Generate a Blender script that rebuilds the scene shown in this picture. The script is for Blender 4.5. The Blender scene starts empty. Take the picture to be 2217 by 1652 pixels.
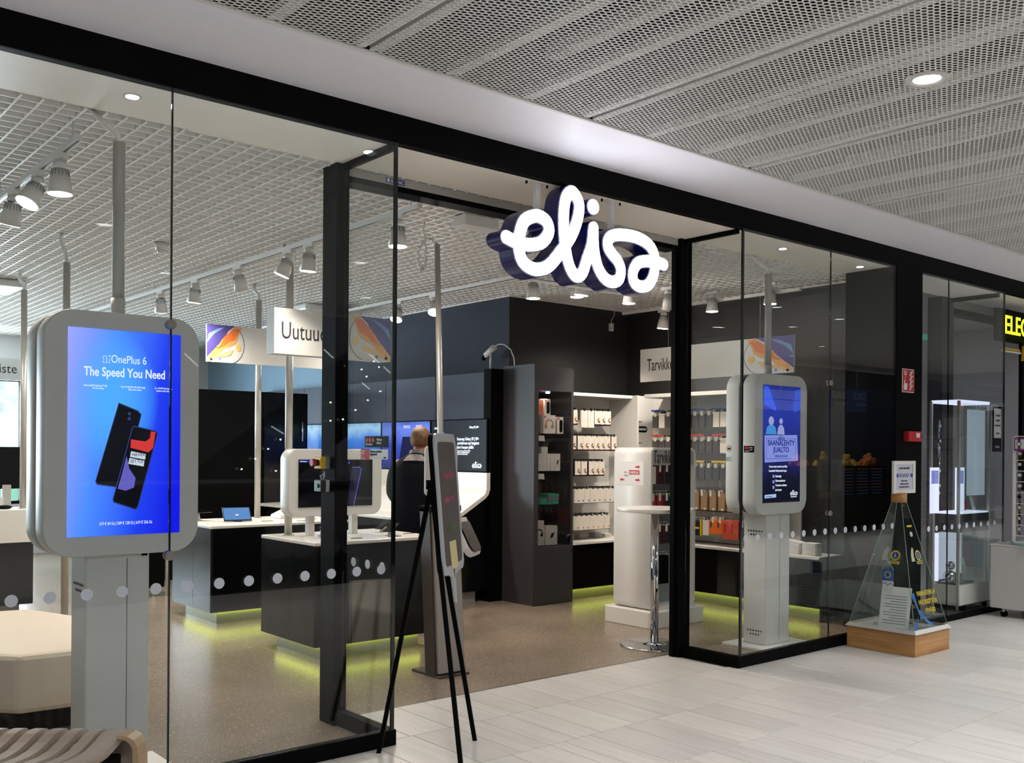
import bpy, bmesh, math, random
import numpy as np
from mathutils import Vector, Matrix
random.seed(7)
S = bpy.context.scene
COL = S.collection
PI = math.pi

# ------------------------------------------------------------------ camera
A = math.radians(49.9); F_PX = 2130.0; ROLL = 0.007
cam_d = bpy.data.cameras.new('camera'); cam = bpy.data.objects.new('camera', cam_d); COL.objects.link(cam)
cam_d.sensor_fit = 'HORIZONTAL'; cam_d.sensor_width = 36.0
cam_d.lens = 36.0 * F_PX / 2217.0
cam_d.shift_y = 149.0 / 2217.0; cam_d.shift_x = 0.0
cam_d.clip_start = 0.05; cam_d.clip_end = 200
fw = Vector((math.cos(A), math.sin(A), 0)); rt = Vector((math.sin(A), -math.cos(A), 0)); up = Vector((0, 0, 1))
R2 = math.cos(ROLL) * rt + math.sin(ROLL) * up
U2 = math.cos(ROLL) * up - math.sin(ROLL) * rt
m = Matrix(((R2.x, U2.x, -fw.x, 0), (R2.y, U2.y, -fw.y, 0), (R2.z, U2.z, -fw.z, 0), (0, 0, 0, 1)))
m.translation = Vector((0, -4.47, 1.6))
cam.matrix_world = m
S.camera = cam

# ------------------------------------------------------------------ world, colour, big lights
W = bpy.data.worlds.new('world'); S.world = W; W.use_nodes = True
W.node_tree.nodes['Background'].inputs[0].default_value = (0.72, 0.86, 1.0, 1)
W.node_tree.nodes['Background'].inputs[1].default_value = 2.6
S.view_settings.view_transform = 'Standard'; S.view_settings.look = 'None'
S.view_settings.gamma = 1.0; S.view_settings.use_curve_mapping = False
S.view_settings.exposure = 0.28
S.cycles.transparent_max_bounces = 24
S.cycles.max_bounces = 7
S.cycles.sample_clamp_indirect = 4.0
S.cycles.use_denoising = True

def area_light(name, loc, size, energy, color=(1, 1, 1), rot=(0, 0, 0), size_y=None, vis=False):
    l = bpy.data.lights.new(name, 'AREA'); l.energy = energy; l.color = color
    l.shape = 'RECTANGLE' if size_y else 'DISK'; l.size = size
    if size_y: l.size_y = size_y
    o = bpy.data.objects.new(name, l); o.location = loc; o.rotation_euler = rot; COL.objects.link(o)
    return o
def spot_light(name, loc, target, energy, color=(1, 1, 1), angle=70, blend=0.6, r=0.05):
    l = bpy.data.lights.new(name, 'SPOT'); l.energy = energy; l.color = color
    l.spot_size = math.radians(angle); l.spot_blend = blend; l.shadow_soft_size = r
    o = bpy.data.objects.new(name, l); o.location = loc
    o.rotation_euler = (Vector(target) - Vector(loc)).to_track_quat('-Z', 'Y').to_euler(); COL.objects.link(o)
    return o
# daylight at the far shop window
area_light('window_daylight', (1.2, 11.8, 1.6), 5.4, 850, (0.75, 0.88, 1.0), (math.radians(-90), 0, 0), 1.9)
# the mall: added fill lights, unseen, high over the hall behind the camera
for i, (x, y) in enumerate([(-2, -10.0), (6, -10.0), (14, -10.0), (22, -10.0)]):
    area_light('hall_fill_light', (x, y, 6.9), 3.0, 500, (0.94, 0.95, 1.0), (0, 0, 0), 3.0)

# ------------------------------------------------------------------ materials
def lin(c):
    return tuple(((v / 12.92) if v <= 0.04045 else ((v + 0.055) / 1.055) ** 2.4) for v in c)
def hexc(h):
    h = h.lstrip('#'); return lin(tuple(int(h[i:i + 2], 16) / 255 for i in (0, 2, 4)))
def mat(name, col, rough=0.5, metal=0.0, emit=None, estr=0.0, spec=0.5, coat=0.0):
    m = bpy.data.materials.new(name); m.use_nodes = True
    b = m.node_tree.nodes['Principled BSDF']
    c = hexc(col) if isinstance(col, str) else col
    b.inputs['Base Color'].default_value = (*c, 1); b.inputs['Roughness'].default_value = rough
    b.inputs['Metallic'].default_value = metal; b.inputs['Specular IOR Level'].default_value = spec
    b.inputs['Coat Weight'].default_value = coat
    if emit is not None:
        e = hexc(emit) if isinstance(emit, str) else emit
        b.inputs['Emission Color'].default_value = (*e, 1); b.inputs['Emission Strength'].default_value = estr
    return m
def N(m, t, **kw):
    n = m.node_tree.nodes.new(t)
    for k, v in kw.items():
        if k in n.inputs: n.inputs[k].default_value = v
        else: setattr(n, k, v)
    return n
def L(m, a, b): m.node_tree.links.new(a, b)
def ramp(m, stops):
    r = N(m, 'ShaderNodeValToRGB'); cr = r.color_ramp
    while len(cr.elements) < len(stops): cr.elements.new(0.5)
    for e, (p, c) in zip(cr.elements, stops):
        e.position = p; e.color = (*(hexc(c) if isinstance(c, str) else c), 1)
    return r
def noise_mat(name, c1, c2, scale=(4, 4, 4), rough=0.5, detail=4, bump=0.0, lo=0.35, hi=0.65, spec=0.5, metal=0.0, objrand=0.0):
    m = mat(name, c1, rough, metal, spec=spec); b = m.node_tree.nodes['Principled BSDF']
    tc = N(m, 'ShaderNodeTexCoord'); mp = N(m, 'ShaderNodeMapping'); mp.inputs['Scale'].default_value = scale
    L(m, tc.outputs['Object'], mp.inputs['Vector'])
    n = N(m, 'ShaderNodeTexNoise', Detail=detail, Scale=1.0); L(m, mp.outputs[0], n.inputs['Vector'])
    r = ramp(m, [(lo, c1), (hi, c2)]); L(m, n.outputs['Fac'], r.inputs[0])
    out = r.outputs[0]
    if objrand:
        oi = N(m, 'ShaderNodeObjectInfo'); mr = N(m, 'ShaderNodeMapRange'); mr.inputs['To Min'].default_value = 1 - objrand; mr.inputs['To Max'].default_value = 1 + objrand
        L(m, oi.outputs['Random'], mr.inputs['Value'])
        hs = N(m, 'ShaderNodeHueSaturation'); L(m, out, hs.inputs['Color']); L(m, mr.outputs[0], hs.inputs['Value']); out = hs.outputs[0]
    L(m, out, b.inputs['Base Color'])
    if bump:
        bp = N(m, 'ShaderNodeBump', Strength=bump, Distance=0.01); L(m, n.outputs['Fac'], bp.inputs['Height']); L(m, bp.outputs[0], b.inputs['Normal'])
    return m
def glass_mat(name, tint=(0.93, 0.96, 0.95), f0=0.023):
    m = bpy.data.materials.new(name); m.use_nodes = True; nt = m.node_tree
    for n in list(nt.nodes): nt.nodes.remove(n)
    out = N(m, 'ShaderNodeOutputMaterial'); mix = N(m, 'ShaderNodeMixShader')
    tr = N(m, 'ShaderNodeBsdfTransparent'); tr.inputs[0].default_value = (*tint, 1)
    gl = N(m, 'ShaderNodeBsdfGlossy'); gl.inputs['Roughness'].default_value = 0.0; gl.inputs['Color'].default_value = (1, 1, 1, 1)
    g = N(m, 'ShaderNodeNewGeometry'); d = N(m, 'ShaderNodeVectorMath', operation='DOT_PRODUCT')
    L(m, g.outputs['Normal'], d.inputs[0]); L(m, g.outputs['Incoming'], d.inputs[1])
    ab = N(m, 'ShaderNodeMath', operation='ABSOLUTE'); L(m, d.outputs['Value'], ab.inputs[0])
    s1 = N(m, 'ShaderNodeMath', operation='SUBTRACT'); s1.inputs[0].default_value = 1; L(m, ab.outputs[0], s1.inputs[1])
    pw = N(m, 'ShaderNodeMath', operation='POWER'); L(m, s1.outputs[0], pw.inputs[0]); pw.inputs[1].default_value = 5
    ma = N(m, 'ShaderNodeMath', operation='MULTIPLY_ADD'); L(m, pw.outputs[0], ma.inputs[0]); ma.inputs[1].default_value = 1 - f0; ma.inputs[2].default_value = f0
    L(m, ma.outputs[0], mix.inputs[0]); L(m, tr.outputs[0], mix.inputs[1]); L(m, gl.outputs[0], mix.inputs[2]); L(m, mix.outputs[0], out.inputs[0])
    return m

M = {}
M['glass'] = glass_mat('clear_glass', (0.955, 0.97, 0.965))
M['glass_edge'] = mat('glass_edge', '#0d1512', 0.15)
M['case_glass'] = glass_mat('case_glass', (0.90, 0.95, 0.93))
M['smoked'] = glass_mat('smoked_glass', (0.80, 0.80, 0.80))
M['black'] = mat('black_lacquer', '#070707', 0.6, spec=0.05)
M['black_gloss'] = mat('black_gloss', '#08090b', 0.16, spec=0.3)
M['black_metal'] = mat('black_metal', '#0b0b0b', 0.6, spec=0.02)
M['white'] = mat('white_paint', '#dcdad8', 0.55)
M['soffit'] = mat('soffit_satin_white', '#efedf4', 0.5)
M['soffit_in'] = mat('soffit_warm_white', '#f4ede2', 0.5)
M['white_gloss'] = mat('white_solid_surface', '#e6e0d8', 0.22)
M['kiosk'] = mat('kiosk_pale_grey', '#cbc9c3', 0.42)
M['kiosk_dark'] = mat('kiosk_gap', '#2a2728', 0.3)
M['white_plastic'] = mat('white_plastic', '#dbd8d2', 0.4)
M['alu'] = mat('brushed_aluminium', '#c9c5bd', 0.34, 0.45)
M['alu_dull'] = mat('satin_aluminium', '#a5a39e', 0.5, 0.25)
M['chrome'] = mat('chrome', '#d6d6da', 0.06, 1.0)
M['steel'] = mat('steel', '#a8a49c', 0.25, 0.9)
M['plenum_dark'] = mat('duct_grey', '#5a5856', 0.7)
M['gridwhite'] = mat('ceiling_grid_white', '#f8f4ee', 0.5)
M['plenum'] = mat('plenum_grey', '#8f8c88', 0.8)
M['mesh'] = mat('mesh_metal', '#d4d4d0', 0.45)
M['absorber'] = noise_mat('dark_absorber', '#131212', '#1f1d1c', (3, 3, 3), 0.9)
M['slab'] = noise_mat('plenum_slab', '#4f4c4a', '#3f3d3b', (1.2, 1.2, 1.2), 0.9)
M['greenled'] = mat('green_led', '#c8d860', 0.4, emit='#cfe04a', estr=11.0)
M['navywall'] = mat('slate_blue_wall', '#232735', 0.6, spec=0.2)
M['navywall2'] = mat('slate_blue_unit', '#363e50', 0.5, spec=0.25)
M['darkwall'] = mat('black_wall', '#151312', 0.5)
M['charcoal'] = mat('charcoal_cabinet', '#3a383b', 0.45, spec=0.3)
M['charcoal_in'] = mat('charcoal_inside', '#4a3c33', 0.5)
M['led'] = mat('lamp_glow', '#ffffff', 0.4, emit='#fff8ee', estr=14.0)
M['led_soft'] = mat('downlight_glow', '#ffffff', 0.4, emit='#ffffff', estr=9.0)
M['ledring'] = mat('downlight_ring', '#b9b6b0', 0.4)
M['sign_face'] = mat('sign_white_light', '#ffffff', 0.4, emit='#f4f6ff', estr=1.6)
M['sign_side'] = mat('sign_navy_side', '#12145a', 0.25)
M['sign_rim'] = mat('sign_rim', '#a9aac4', 0.35)
M['cream'] = mat('cream_upholstery', '#d3c4b0', 0.6)
M['birch'] = noise_mat('birch_ply', '#b99f80', '#9d8364', (2, 2, 30), 0.5)
M['birch_top'] = noise_mat('birch_top', '#b8aca0', '#a8937c', (1, 9, 2), 0.35)
M['text_dark'] = mat('text_dark', '#2b2928', 0.6)
M['text_white'] = mat('text_white', '#e8e8e8', 0.6)
M['red'] = mat('red_plastic', '#a5161c', 0.45)
M['redcase'] = mat('red_case', '#8e1c1c', 0.5)
M['yellow'] = mat('yellow_plastic', '#e0b310', 0.45)
M['greyplastic'] = mat('grey_plastic', '#7f8484', 0.45)
M['dot'] = mat('frosted_dot', '#c8ccd4', 0.6)
M['paper'] = mat('paper', '#d6d3cf', 0.7)
M['chalk'] = mat('chalkboard', '#4a4542', 0.55)
M['silverframe'] = mat('silver_frame', '#b9bcbf', 0.4, 0.2)
M['pillar'] = mat('pillar_grey', '#9c948c', 0.4, 0.25)
M['navycloth'] = noise_mat('navy_jacket', '#05060c', '#0a0c15', (14, 14, 6), 0.85, bump=0.3, spec=0.12)
M['greycloth'] = noise_mat('grey_collar', '#5f5a56', '#77716c', (20, 20, 20), 0.85)
M['jeans'] = mat('dark_trousers', '#16171d', 0.8)
M['skin'] = mat('skin', '#9c6049', 0.55)
M['hair'] = noise_mat('blond_hair', '#6e4825', '#4a2f18', (60, 60, 18), 0.6, bump=0.5)
M['screenoff'] = mat('dark_screen', '#05060a', 0.12, spec=0.3)
M['wood'] = noise_mat('knotty_pine', '#b98a55', '#8f6436', (1.5, 1.5, 14), 0.45, bump=0.1)
M['woodcap'] = noise_mat('wood_cap', '#a9783f', '#8a5d2d', (14, 14, 2), 0.45)

def emis(name, col, s=1.0, rough=0.15):
    return mat(name, (0.01, 0.01, 0.012), rough, emit=col, estr=s)

# terrazzo
def terrazzo():
    m = mat('terrazzo', '#8d7c6c', 0.24, spec=0.45); b = m.node_tree.nodes['Principled BSDF']
    tc = N(m, 'ShaderNodeTexCoord')
    v = N(m, 'ShaderNodeTexVoronoi', Scale=190.0); L(m, tc.outputs['Object'], v.inputs['Vector'])
    r = ramp(m, [(0.0, '#7a6d60'), (0.4, '#837566'), (0.8, '#8c7d6c'), (0.93, '#958674'), (0.978, '#ab9d8a'), (1.0, '#d8ccb8')])
    sx = N(m, 'ShaderNodeSeparateColor'); L(m, v.outputs['Color'], sx.inputs[0]); L(m, sx.outputs[0], r.inputs[0])
    n = N(m, 'ShaderNodeTexNoise', Scale=1.3, Detail=3.0); L(m, tc.outputs['Object'], n.inputs['Vector'])
    r2 = ramp(m, [(0.3, (0.80, 0.80, 0.80)), (0.7, (1.0, 1.0, 1.0))]); L(m, n.outputs['Fac'], r2.inputs[0])
    mx = N(m, 'ShaderNodeMixRGB', blend_type='MULTIPLY'); mx.inputs[0].default_value = 1.0
    L(m, r.outputs[0], mx.inputs[1]); L(m, r2.outputs[0], mx.inputs[2]); L(m, mx.outputs[0], b.inputs['Base Color'])
    return m
M['terrazzo'] = terrazzo()
def tile_mat():
    m = mat('limestone_tile', '#b5ada1', 0.3, spec=0.45); b = m.node_tree.nodes['Principled BSDF']
    g = N(m, 'ShaderNodeNewGeometry'); mp = N(m, 'ShaderNodeMapping'); mp.inputs['Scale'].default_value = (26, 1.6, 1); L(m, g.outputs['Position'], mp.inputs['Vector'])
    n = N(m, 'ShaderNodeTexNoise', Scale=1.0, Detail=6.0); L(m, mp.outputs[0], n.inputs['Vector'])
    r = ramp(m, [(0.3, '#bfbab3'), (0.7, '#cec9c2')]); L(m, n.outputs['Fac'], r.inputs[0])
    oi = N(m, 'ShaderNodeObjectInfo'); mr = N(m, 'ShaderNodeMapRange'); mr.inputs['To Min'].default_value = 0.90; mr.inputs['To Max'].default_value = 1.05
    L(m, oi.outputs['Random'], mr.inputs['Value'])
    hs = N(m, 'ShaderNodeHueSaturation'); L(m, r.outputs[0], hs.inputs['Color']); L(m, mr.outputs[0], hs.inputs['Value']); L(m, hs.outputs[0], b.inputs['Base Color'])
    return m
M['tile'] = tile_mat()
M['grout'] = mat('grout', '#5f5952', 0.8)

# ------------------------------------------------------------------ object helpers
def wloc(o):
    v = Vector((0, 0, 0))
    while o is not None:
        v += o.location; o = o.parent
    return v
class MB:
    def __init__(s): s.v = []; s.f = []; s.sm = []
    def add(s, vs, fs, smooth=False):
        n = len(s.v); s.v += [tuple(v) for v in vs]; s.f += [tuple(i + n for i in f) for f in fs]; s.sm += [smooth] * len(fs); return s
    def box(s, x0, x1, y0, y1, z0, z1):
        vs = [(x, y, z) for z in (z0, z1) for y in (y0, y1) for x in (x0, x1)]
        return s.add(vs, [(0, 2, 3, 1), (4, 5, 7, 6), (0, 1, 5, 4), (2, 6, 7, 3), (0, 4, 6, 2), (1, 3, 7, 5)])
    def quad(s, a, b, c, d): return s.add([a, b, c, d], [(0, 1, 2, 3)])
    def cyl(s, p0, p1, r0, r1=None, n=16, caps=True, smooth=True):
        p0 = Vector(p0); p1 = Vector(p1); r1 = r0 if r1 is None else r1
        d = (p1 - p0).normalized(); a = d.orthogonal().normalized(); b = d.cross(a)
        vs = []
        for p, r in ((p0, r0), (p1, r1)):
            for i in range(n):
                t = 2 * PI * i / n; vs.append(p + a * (r * math.cos(t)) + b * (r * math.sin(t)))
        s.add(vs, [(i, (i + 1) % n, n + (i + 1) % n, n + i) for i in range(n)], smooth)
        if caps: s.add(vs, [tuple(range(n))[::-1], tuple(range(n, 2 * n))])
        return s
    def tube(s, pts, r, n=8, caps=True):
        pts = [Vector(p) for p in pts]; rings = []; prev = None
        for i, p in enumerate(pts):
            d = (pts[min(i + 1, len(pts) - 1)] - pts[max(i - 1, 0)]).normalized()
            a = d.orthogonal().normalized() if prev is None else (prev - d * prev.dot(d)).normalized()
            prev = a; b = d.cross(a); rr = r[i] if isinstance(r, (list, tuple)) else r
            rings += [p + a * (rr * math.cos(2 * PI * k / n)) + b * (rr * math.sin(2 * PI * k / n)) for k in range(n)]
        fs = [(j * n + k, j * n + (k + 1) % n, (j + 1) * n + (k + 1) % n, (j + 1) * n + k) for j in range(len(pts) - 1) for k in range(n)]
        s.add(rings, fs, True)
        if caps: s.add(rings, [tuple(range(n))[::-1], tuple(range((len(pts) - 1) * n, len(pts) * n))])
        return s
    def prism(s, poly, axis, a0, a1, smooth=False):
        # poly of 2D points; axis 'x','y','z' gives the extrusion axis
        def mk(u, v, w): return {'y': (u, w, v), 'x': (w, u, v), 'z': (u, v, w)}[axis]
        n = len(poly); vs = [mk(u, v, a0) for u, v in poly] + [mk(u, v, a1) for u, v in poly]
        s.add(vs, [tuple(range(n)), tuple(range(n, 2 * n))[::-1]])
        s.add(vs, [(i, n + i, n + (i + 1) % n, (i + 1) % n) for i in range(n)], smooth)
        return s
    def sphere(s, c, r, n=12, sc=(1, 1, 1)):
        bm = bmesh.new(); bmesh.ops.create_uvsphere(bm, u_segments=n, v_segments=max(6, n // 2), radius=r)
        vs = [(c[0] + v.co.x * sc[0], c[1] + v.co.y * sc[1], c[2] + v.co.z * sc[2]) for v in bm.verts]
        fs = [tuple(v.index for v in f.verts) for f in bm.faces]; bm.free(); return s.add(vs, fs, True)
    def build(s, name, m, parent=None, bevel=0, recalc=True, **kw):
        me = bpy.data.meshes.new(name); off = wloc(parent) if parent else Vector((0, 0, 0))
        if kw.pop('origin', False):
            c = Vector((0, 0, 0)); xs = np.array(s.v); c = Vector(((xs[:, 0].min() + xs[:, 0].max()) / 2, (xs[:, 1].min() + xs[:, 1].max()) / 2, xs[:, 2].min())); 
        else: c = off
        me.from_pydata([(v[0] - c.x, v[1] - c.y, v[2] - c.z) for v in s.v], [], s.f)
        me.polygons.foreach_set('use_smooth', s.sm)
        if recalc:
            bm = bmesh.new(); bm.from_mesh(me); bmesh.ops.remove_doubles(bm, verts=bm.verts, dist=1e-6); bmesh.ops.recalc_face_normals(bm, faces=bm.faces); bm.to_mesh(me); bm.free()
        me.materials.append(m)
        o = bpy.data.objects.new(name, me); COL.objects.link(o)
        if parent: o.parent = parent; o.location = c - off
        else: o.location = c
        if bevel:
            bv = o.modifiers.new('bevel', 'BEVEL'); bv.width = bevel; bv.segments = 2; bv.limit_method = 'ANGLE'; bv.angle_limit = 0.6
            if len(s.v) > 30: pass
        for k, v in kw.items():
            if v is not None: o[k] = v
        return o
def box(name, m, parent, x0, x1, y0, y1, z0, z1, bevel=0, **kw):
    return MB().box(x0, x1, y0, y1, z0, z1).build(name, m, parent, bevel=bevel, **kw)
def thing(name, label, cat, loc, group=None, rz=0):
    o = bpy.data.objects.new(name, None); o.location = loc; o.rotation_euler = (0, 0, rz); COL.objects.link(o)
    o['label'] = label; o['category'] = cat; o.empty_display_size = 0.1
    if group: o['group'] = group
    return o
def struct(name, loc=(0, 0, 0), label=None):
    o = bpy.data.objects.new(name, None); o.location = loc; COL.objects.link(o); o['kind'] = 'structure'
    if label: o['label'] = label
    return o
KIDS = {}
def children(o): return [c for c in bpy.data.objects if c.parent == o]
def copy_tree(o, loc=None, rz=None, label=None, group=None, kids=None, parent=None):
    c = o.copy(); COL.objects.link(c)
    if parent is not None: c.parent = parent
    if loc is not None: c.location = loc
    if rz is not None: c.rotation_euler = (0, 0, rz)
    if label: c['label'] = label
    if group: c['group'] = group
    if kids is None:
        kids = KIDS.get(o.name) or children(o)
        KIDS[o.name] = kids
    for k in kids: copy_tree(k, parent=c)
    return c
def rrect(x0, x1, z0, z1, r, n=6):
    pts = []
    for cx, cz, a0 in ((x1 - r, z1 - r, 0), (x0 + r, z1 - r, 90), (x0 + r, z0 + r, 180), (x1 - r, z0 + r, 270)):
        for i in range(n + 1):
            a = math.radians(a0 + 90 * i / n); pts.append((cx + r * math.cos(a), cz + r * math.sin(a)))
    return pts
DG = None
FONTS = {}
def text(s, size, m, parent, pos, face='-y', align='LEFT', name='lettering', extrude=0.0008, sx=1.0, bold=0.0, shear=0.0, rot=None, **kw):
    """lettering as thin flat mesh; pos = world position of baseline start; faces -y, -x or +z"""
    cu = bpy.data.curves.new('t', 'FONT'); cu.body = s; cu.size = size; cu.align_x = align; cu.extrude = extrude; cu.offset = bold; cu.shear = shear
    cu.resolution_u = 3
    t = bpy.data.objects.new('t', cu); COL.objects.link(t)
    dg = bpy.context.evaluated_depsgraph_get(); dg.update()
    me = bpy.data.meshes.new_from_object(t.evaluated_get(dg))
    bpy.data.objects.remove(t); bpy.data.curves.remove(cu)
    if face == '-y': R = Matrix.Rotation(PI / 2, 4, 'X')
    elif face == '+y': R = Matrix.Rotation(PI, 4, 'Z') @ Matrix.Rotation(PI / 2, 4, 'X')
    elif face == '-x': R = Matrix.Rotation(-PI / 2, 4, 'Z') @ Matrix.Rotation(PI / 2, 4, 'X')
    else: R = Matrix.Identity(4)
    if rot is not None: R = rot
    Mx = R @ Matrix.Diagonal((sx, 1, 1, 1))
    off = wloc(parent)
    me.transform(Matrix.Translation(Vector(pos) - off) @ Mx)
    me.materials.clear(); me.materials.append(m)
    o = bpy.data.objects.new(name, me); COL.objects.link(o); o.parent = parent
    for k, v in kw.items(): o[k] = v
    return o

# ================================================================== STRUCTURE
# ---- floors
fl = struct('floor', (0, 0, 0), 'grey beige limestone tile floor of the mall corridor')
box('grout', M['grout'], fl, -8, 36, -14, 0.65, -0.06, -0.003)
tile_me = {}
def tile(x0, x1, y0, y1):
    k = (round(x1 - x0, 3), round(y1 - y0, 3))
    if k not in tile_me:
        g = 0.0024; a = (x1 - x0) / 2 - g; b = (y1 - y0) / 2 - g; c = 0.0012
        vs = [(-a, -b, -0.01), (a, -b, -0.01), (a, b, -0.01), (-a, b, -0.01), (-a, -b, -c), (a, -b, -c), (a, b, -c), (-a, b, -c), (-a + c, -b + c, 0), (a - c, -b + c, 0), (a - c, b - c, 0), (-a + c, b - c, 0)]
        fs = [(8, 9, 10, 11)] + [(i, (i + 1) % 4, 4 + (i + 1) % 4, 4 + i) for i in range(4)] + [(4 + i, 4 + (i + 1) % 4, 8 + (i + 1) % 4, 8 + i) for i in range(4)]
        me = bpy.data.meshes.new('tile'); me.from_pydata(vs, [], fs); me.materials.append(M['tile']); tile_me[k] = me
    o = bpy.data.objects.new('tile', tile_me[k]); COL.objects.link(o); o.parent = fl; o.location = ((x0 + x1) / 2, (y0 + y1) / 2, 0); return o
rows = [0.655, 0.09, -0.52, -1.145, -1.76, -2.375, -2.99]
WD = [0.28, 0.2, 0.28, 0.1, 0.28, 0.2, 0.2, 0.28]
rnd = random.Random(3)
far = MB(); cnt = 0
for r in range(len(rows) - 1):
    y1, y0 = rows[r], rows[r + 1]
    x = [2.96, 0.62, 0.5, 1.2, 1.9, 2.6][r] + 0.05; xe = [5.92, 12.6, 13, 12, 11, 9.4][r]
    while x < xe:
        w = rnd.choice(WD); x1 = min(x + w, 5.93) if r == 0 else x + w
        if r == 0 and x1 - x < 0.04: break
        if cnt < 298: tile(x, x1, y0, y1)
        else:
            far.box(x + .0016, x1 - .0016, y0 + .0016, y1 - .0016, -0.01, 0)
        cnt += 1; x = x1
# the remaining tiles, out of sight or too far, joined
for iy in range(0, 23):
    ya = 0.09 - 0.6125 * iy; yb = ya - 0.6125
    spans = [(-7.5, [0.66, 0.54, 1.24, 1.94, 2.64][iy]), (13.0, 31.0)] if iy < 5 else [(-7.5, 31.0)]
    for xa, xb in spans:
        x = xa
        while x < xb - 0.01:
            w = min(rnd.choice([0.3, 0.6]), xb - x); far.quad((x + .002, yb + .002, -0.0003), (x + w - .002, yb + .002, -0.0003), (x + w - .002, ya - .002, -0.0003), (x + .002, ya - .002, -0.0003)); x += w
far.build('distant_tiles', M['tile'], fl, kind='stuff', recalc=False)
fs_ = struct('floor', (0, 0, 0), 'speckled brown terrazzo floor of the shop')
MB().box(-8, 8.6, 0.662, 13, -0.06, 0).box(-8, 2.9, -0.0, 0.662, -0.06, 0).box(6.0, 8.6, 0.0, 0.662, -0.06, 0).build('terrazzo_floor', M['terrazzo'], fs_)
MB().box(2.93, 5.98, 0.652, 0.668, -0.05, 0.003).build('threshold_strip', M['steel'], fs_)

# ---- outer soffit, mesh ceiling, fascia
ce = struct('ceiling', (0, 0, 3.41), 'expanded metal mesh ceiling of the mall corridor')
def mesh_panel(name, wx, wy):
    """expanded metal: hexagonal rings with real strands"""
    px_, py_ = 0.0272, 0.0265
    nx = int(wx / px_); ny = int(wy / py_)
    hx = px_ * 2 / 3; hy = py_ / 2
    hexo = np.array([(hx, 0), (hx / 2, hy), (-hx / 2, hy), (-hx, 0), (-hx / 2, -hy), (hx / 2, -hy)])
    hexi = hexo * np.array([0.85, 0.79])
    vs = []; fs = []
    i, j = np.meshgrid(np.arange(nx), np.arange(ny), indexing='ij'); i = i.ravel(); j = j.ravel()
    cx = (i + 0.5) * px_; cy = (j + 0.5) * py_ + (i % 2) * py_ / 2 - py_ / 4
    n = len(i)
    V = np.zeros((n, 18, 3))
    for k in range(6):
        V[:, k, 0] = cx + hexo[k, 0]; V[:, k, 1] = cy + hexo[k, 1]; V[:, k, 2] = 0.0
        V[:, 6 + k, 0] = cx + hexi[k, 0]; V[:, 6 + k, 1] = cy + hexi[k, 1]; V[:, 6 + k, 2] = 0.0
        V[:, 12 + k, 0] = cx + hexi[k, 0]; V[:, 12 + k, 1] = cy + hexi[k, 1]; V[:, 12 + k, 2] = 0.0035
    V = V.reshape(-1, 3)
    q = []
    for k in range(6):
        k2 = (k + 1) % 6
        q.append([k, k2, 6 + k2, 6 + k]); q.append([6 + k, 6 + k2, 12 + k2, 12 + k])
    q = np.array(q); Q = (q[None] + (np.arange(n) * 18)[:, None, None]).reshape(-1, 4)
    me = bpy.data.meshes.new(name); me.vertices.add(len(V)); me.vertices.foreach_set('co', V.ravel())
    me.loops.add(Q.size); me.loops.foreach_set('vertex_index', Q.ravel().astype(np.int32))
    me.polygons.add(len(Q)); me.polygons.foreach_set('loop_start', (np.arange(len(Q)) * 4).astype(np.int32))
    me.update(calc_edges=True); me.materials.append(M['mesh']); return me, nx * px_
JP = 1.42
pm, pw_ = mesh_panel('mesh_panel', JP - 0.01, 2.92)
for k in range(-2, 14):
    x0 = 2.36 + k * JP
    o = bpy.data.objects.new('mesh_panel', pm); COL.objects.link(o); o.parent = ce; o.location = (x0 + 0.005, -0.625 - 2.92, 0.0)
    o = bpy.data.objects.new('mesh_panel', pm); COL.objects.link(o); o.parent = ce; o.location = (x0 + 0.005, -0.625 - 5.86, 0.0)
    for dx, w in ((-0.075, 0.062), (0.013, 0.062), (0.45, 0.06), (0.93, 0.06)):
        box('carrier', M['mesh'], ce, x0 + dx, x0 + dx + w, -6.5, -0.63, 3.4165, 3.45)
# services above the mesh
box('slab', M['slab'], ce, -8, 34, -6.5, 0.1, 4.35, 4.45); box('light_block_board', M['absorber'], ce, -8, 34, 0.06, 0.1, 3.40, 4.4)  # upright board added to block sky light from above the shop
du = box('duct', M['plenum_dark'], ce, -6, 26, -3.3, -2.2, 3.75, 4.15)
for k in range(-3, 16):
    x0 = 2.36 + k * JP
    box('absorber_board', M['absorber'], ce, x0 + 0.12, x0 + 0.92, -1.45, -0.66, 3.70, 3.74)
    box('absorber_board', M['absorber'], ce, x0 + 0.35, x0 + 1.30, -2.15, -1.75, 3.72, 3.76)
    box('absorber_board', M['absorber'], ce, x0 + 0.10, x0 + 0.75, -4.3, -3.35, 3.70, 3.74)
    MB().box(x0 + 1.02, x0 + 1.10, -6.3, -0.7, 3.62, 3.68).build('beam', M['mesh'], ce)
MB().tube([(-5, -1.6, 3.9), (4, -1.6, 3.9), (9, -1.55, 3.9), (24, -1.6, 3.9)], 0.05).build('pipe', M['black_metal'], ce)
MB().tube([(-5, -3.7, 3.85), (24, -3.6, 3.85)], 0.04).build('pipe', M['alu_dull'], ce)
so = struct('trim_1', (0, 0, 3.41), 'white satin soffit board above the shopfront')
MB().box(-8, 34, -0.600, 0.05, 3.413, 3.46).build('soffit_board', M['soffit'], so)
box('edge_shade_sheet', M['absorber'], so, -8, 34, -0.612, -0.6005, 3.4185, 3.9)  # dark sheet standing in for the shade above the mesh edge
MB().box(-8, 34, -0.622, -0.6005, 3.403, 3.418).build('edge_bead', M['white'], so, bevel=0.003)
fa = struct('trim_2', (0, 0, 3.25), 'black fascia beam over the glass shopfront')
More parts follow.
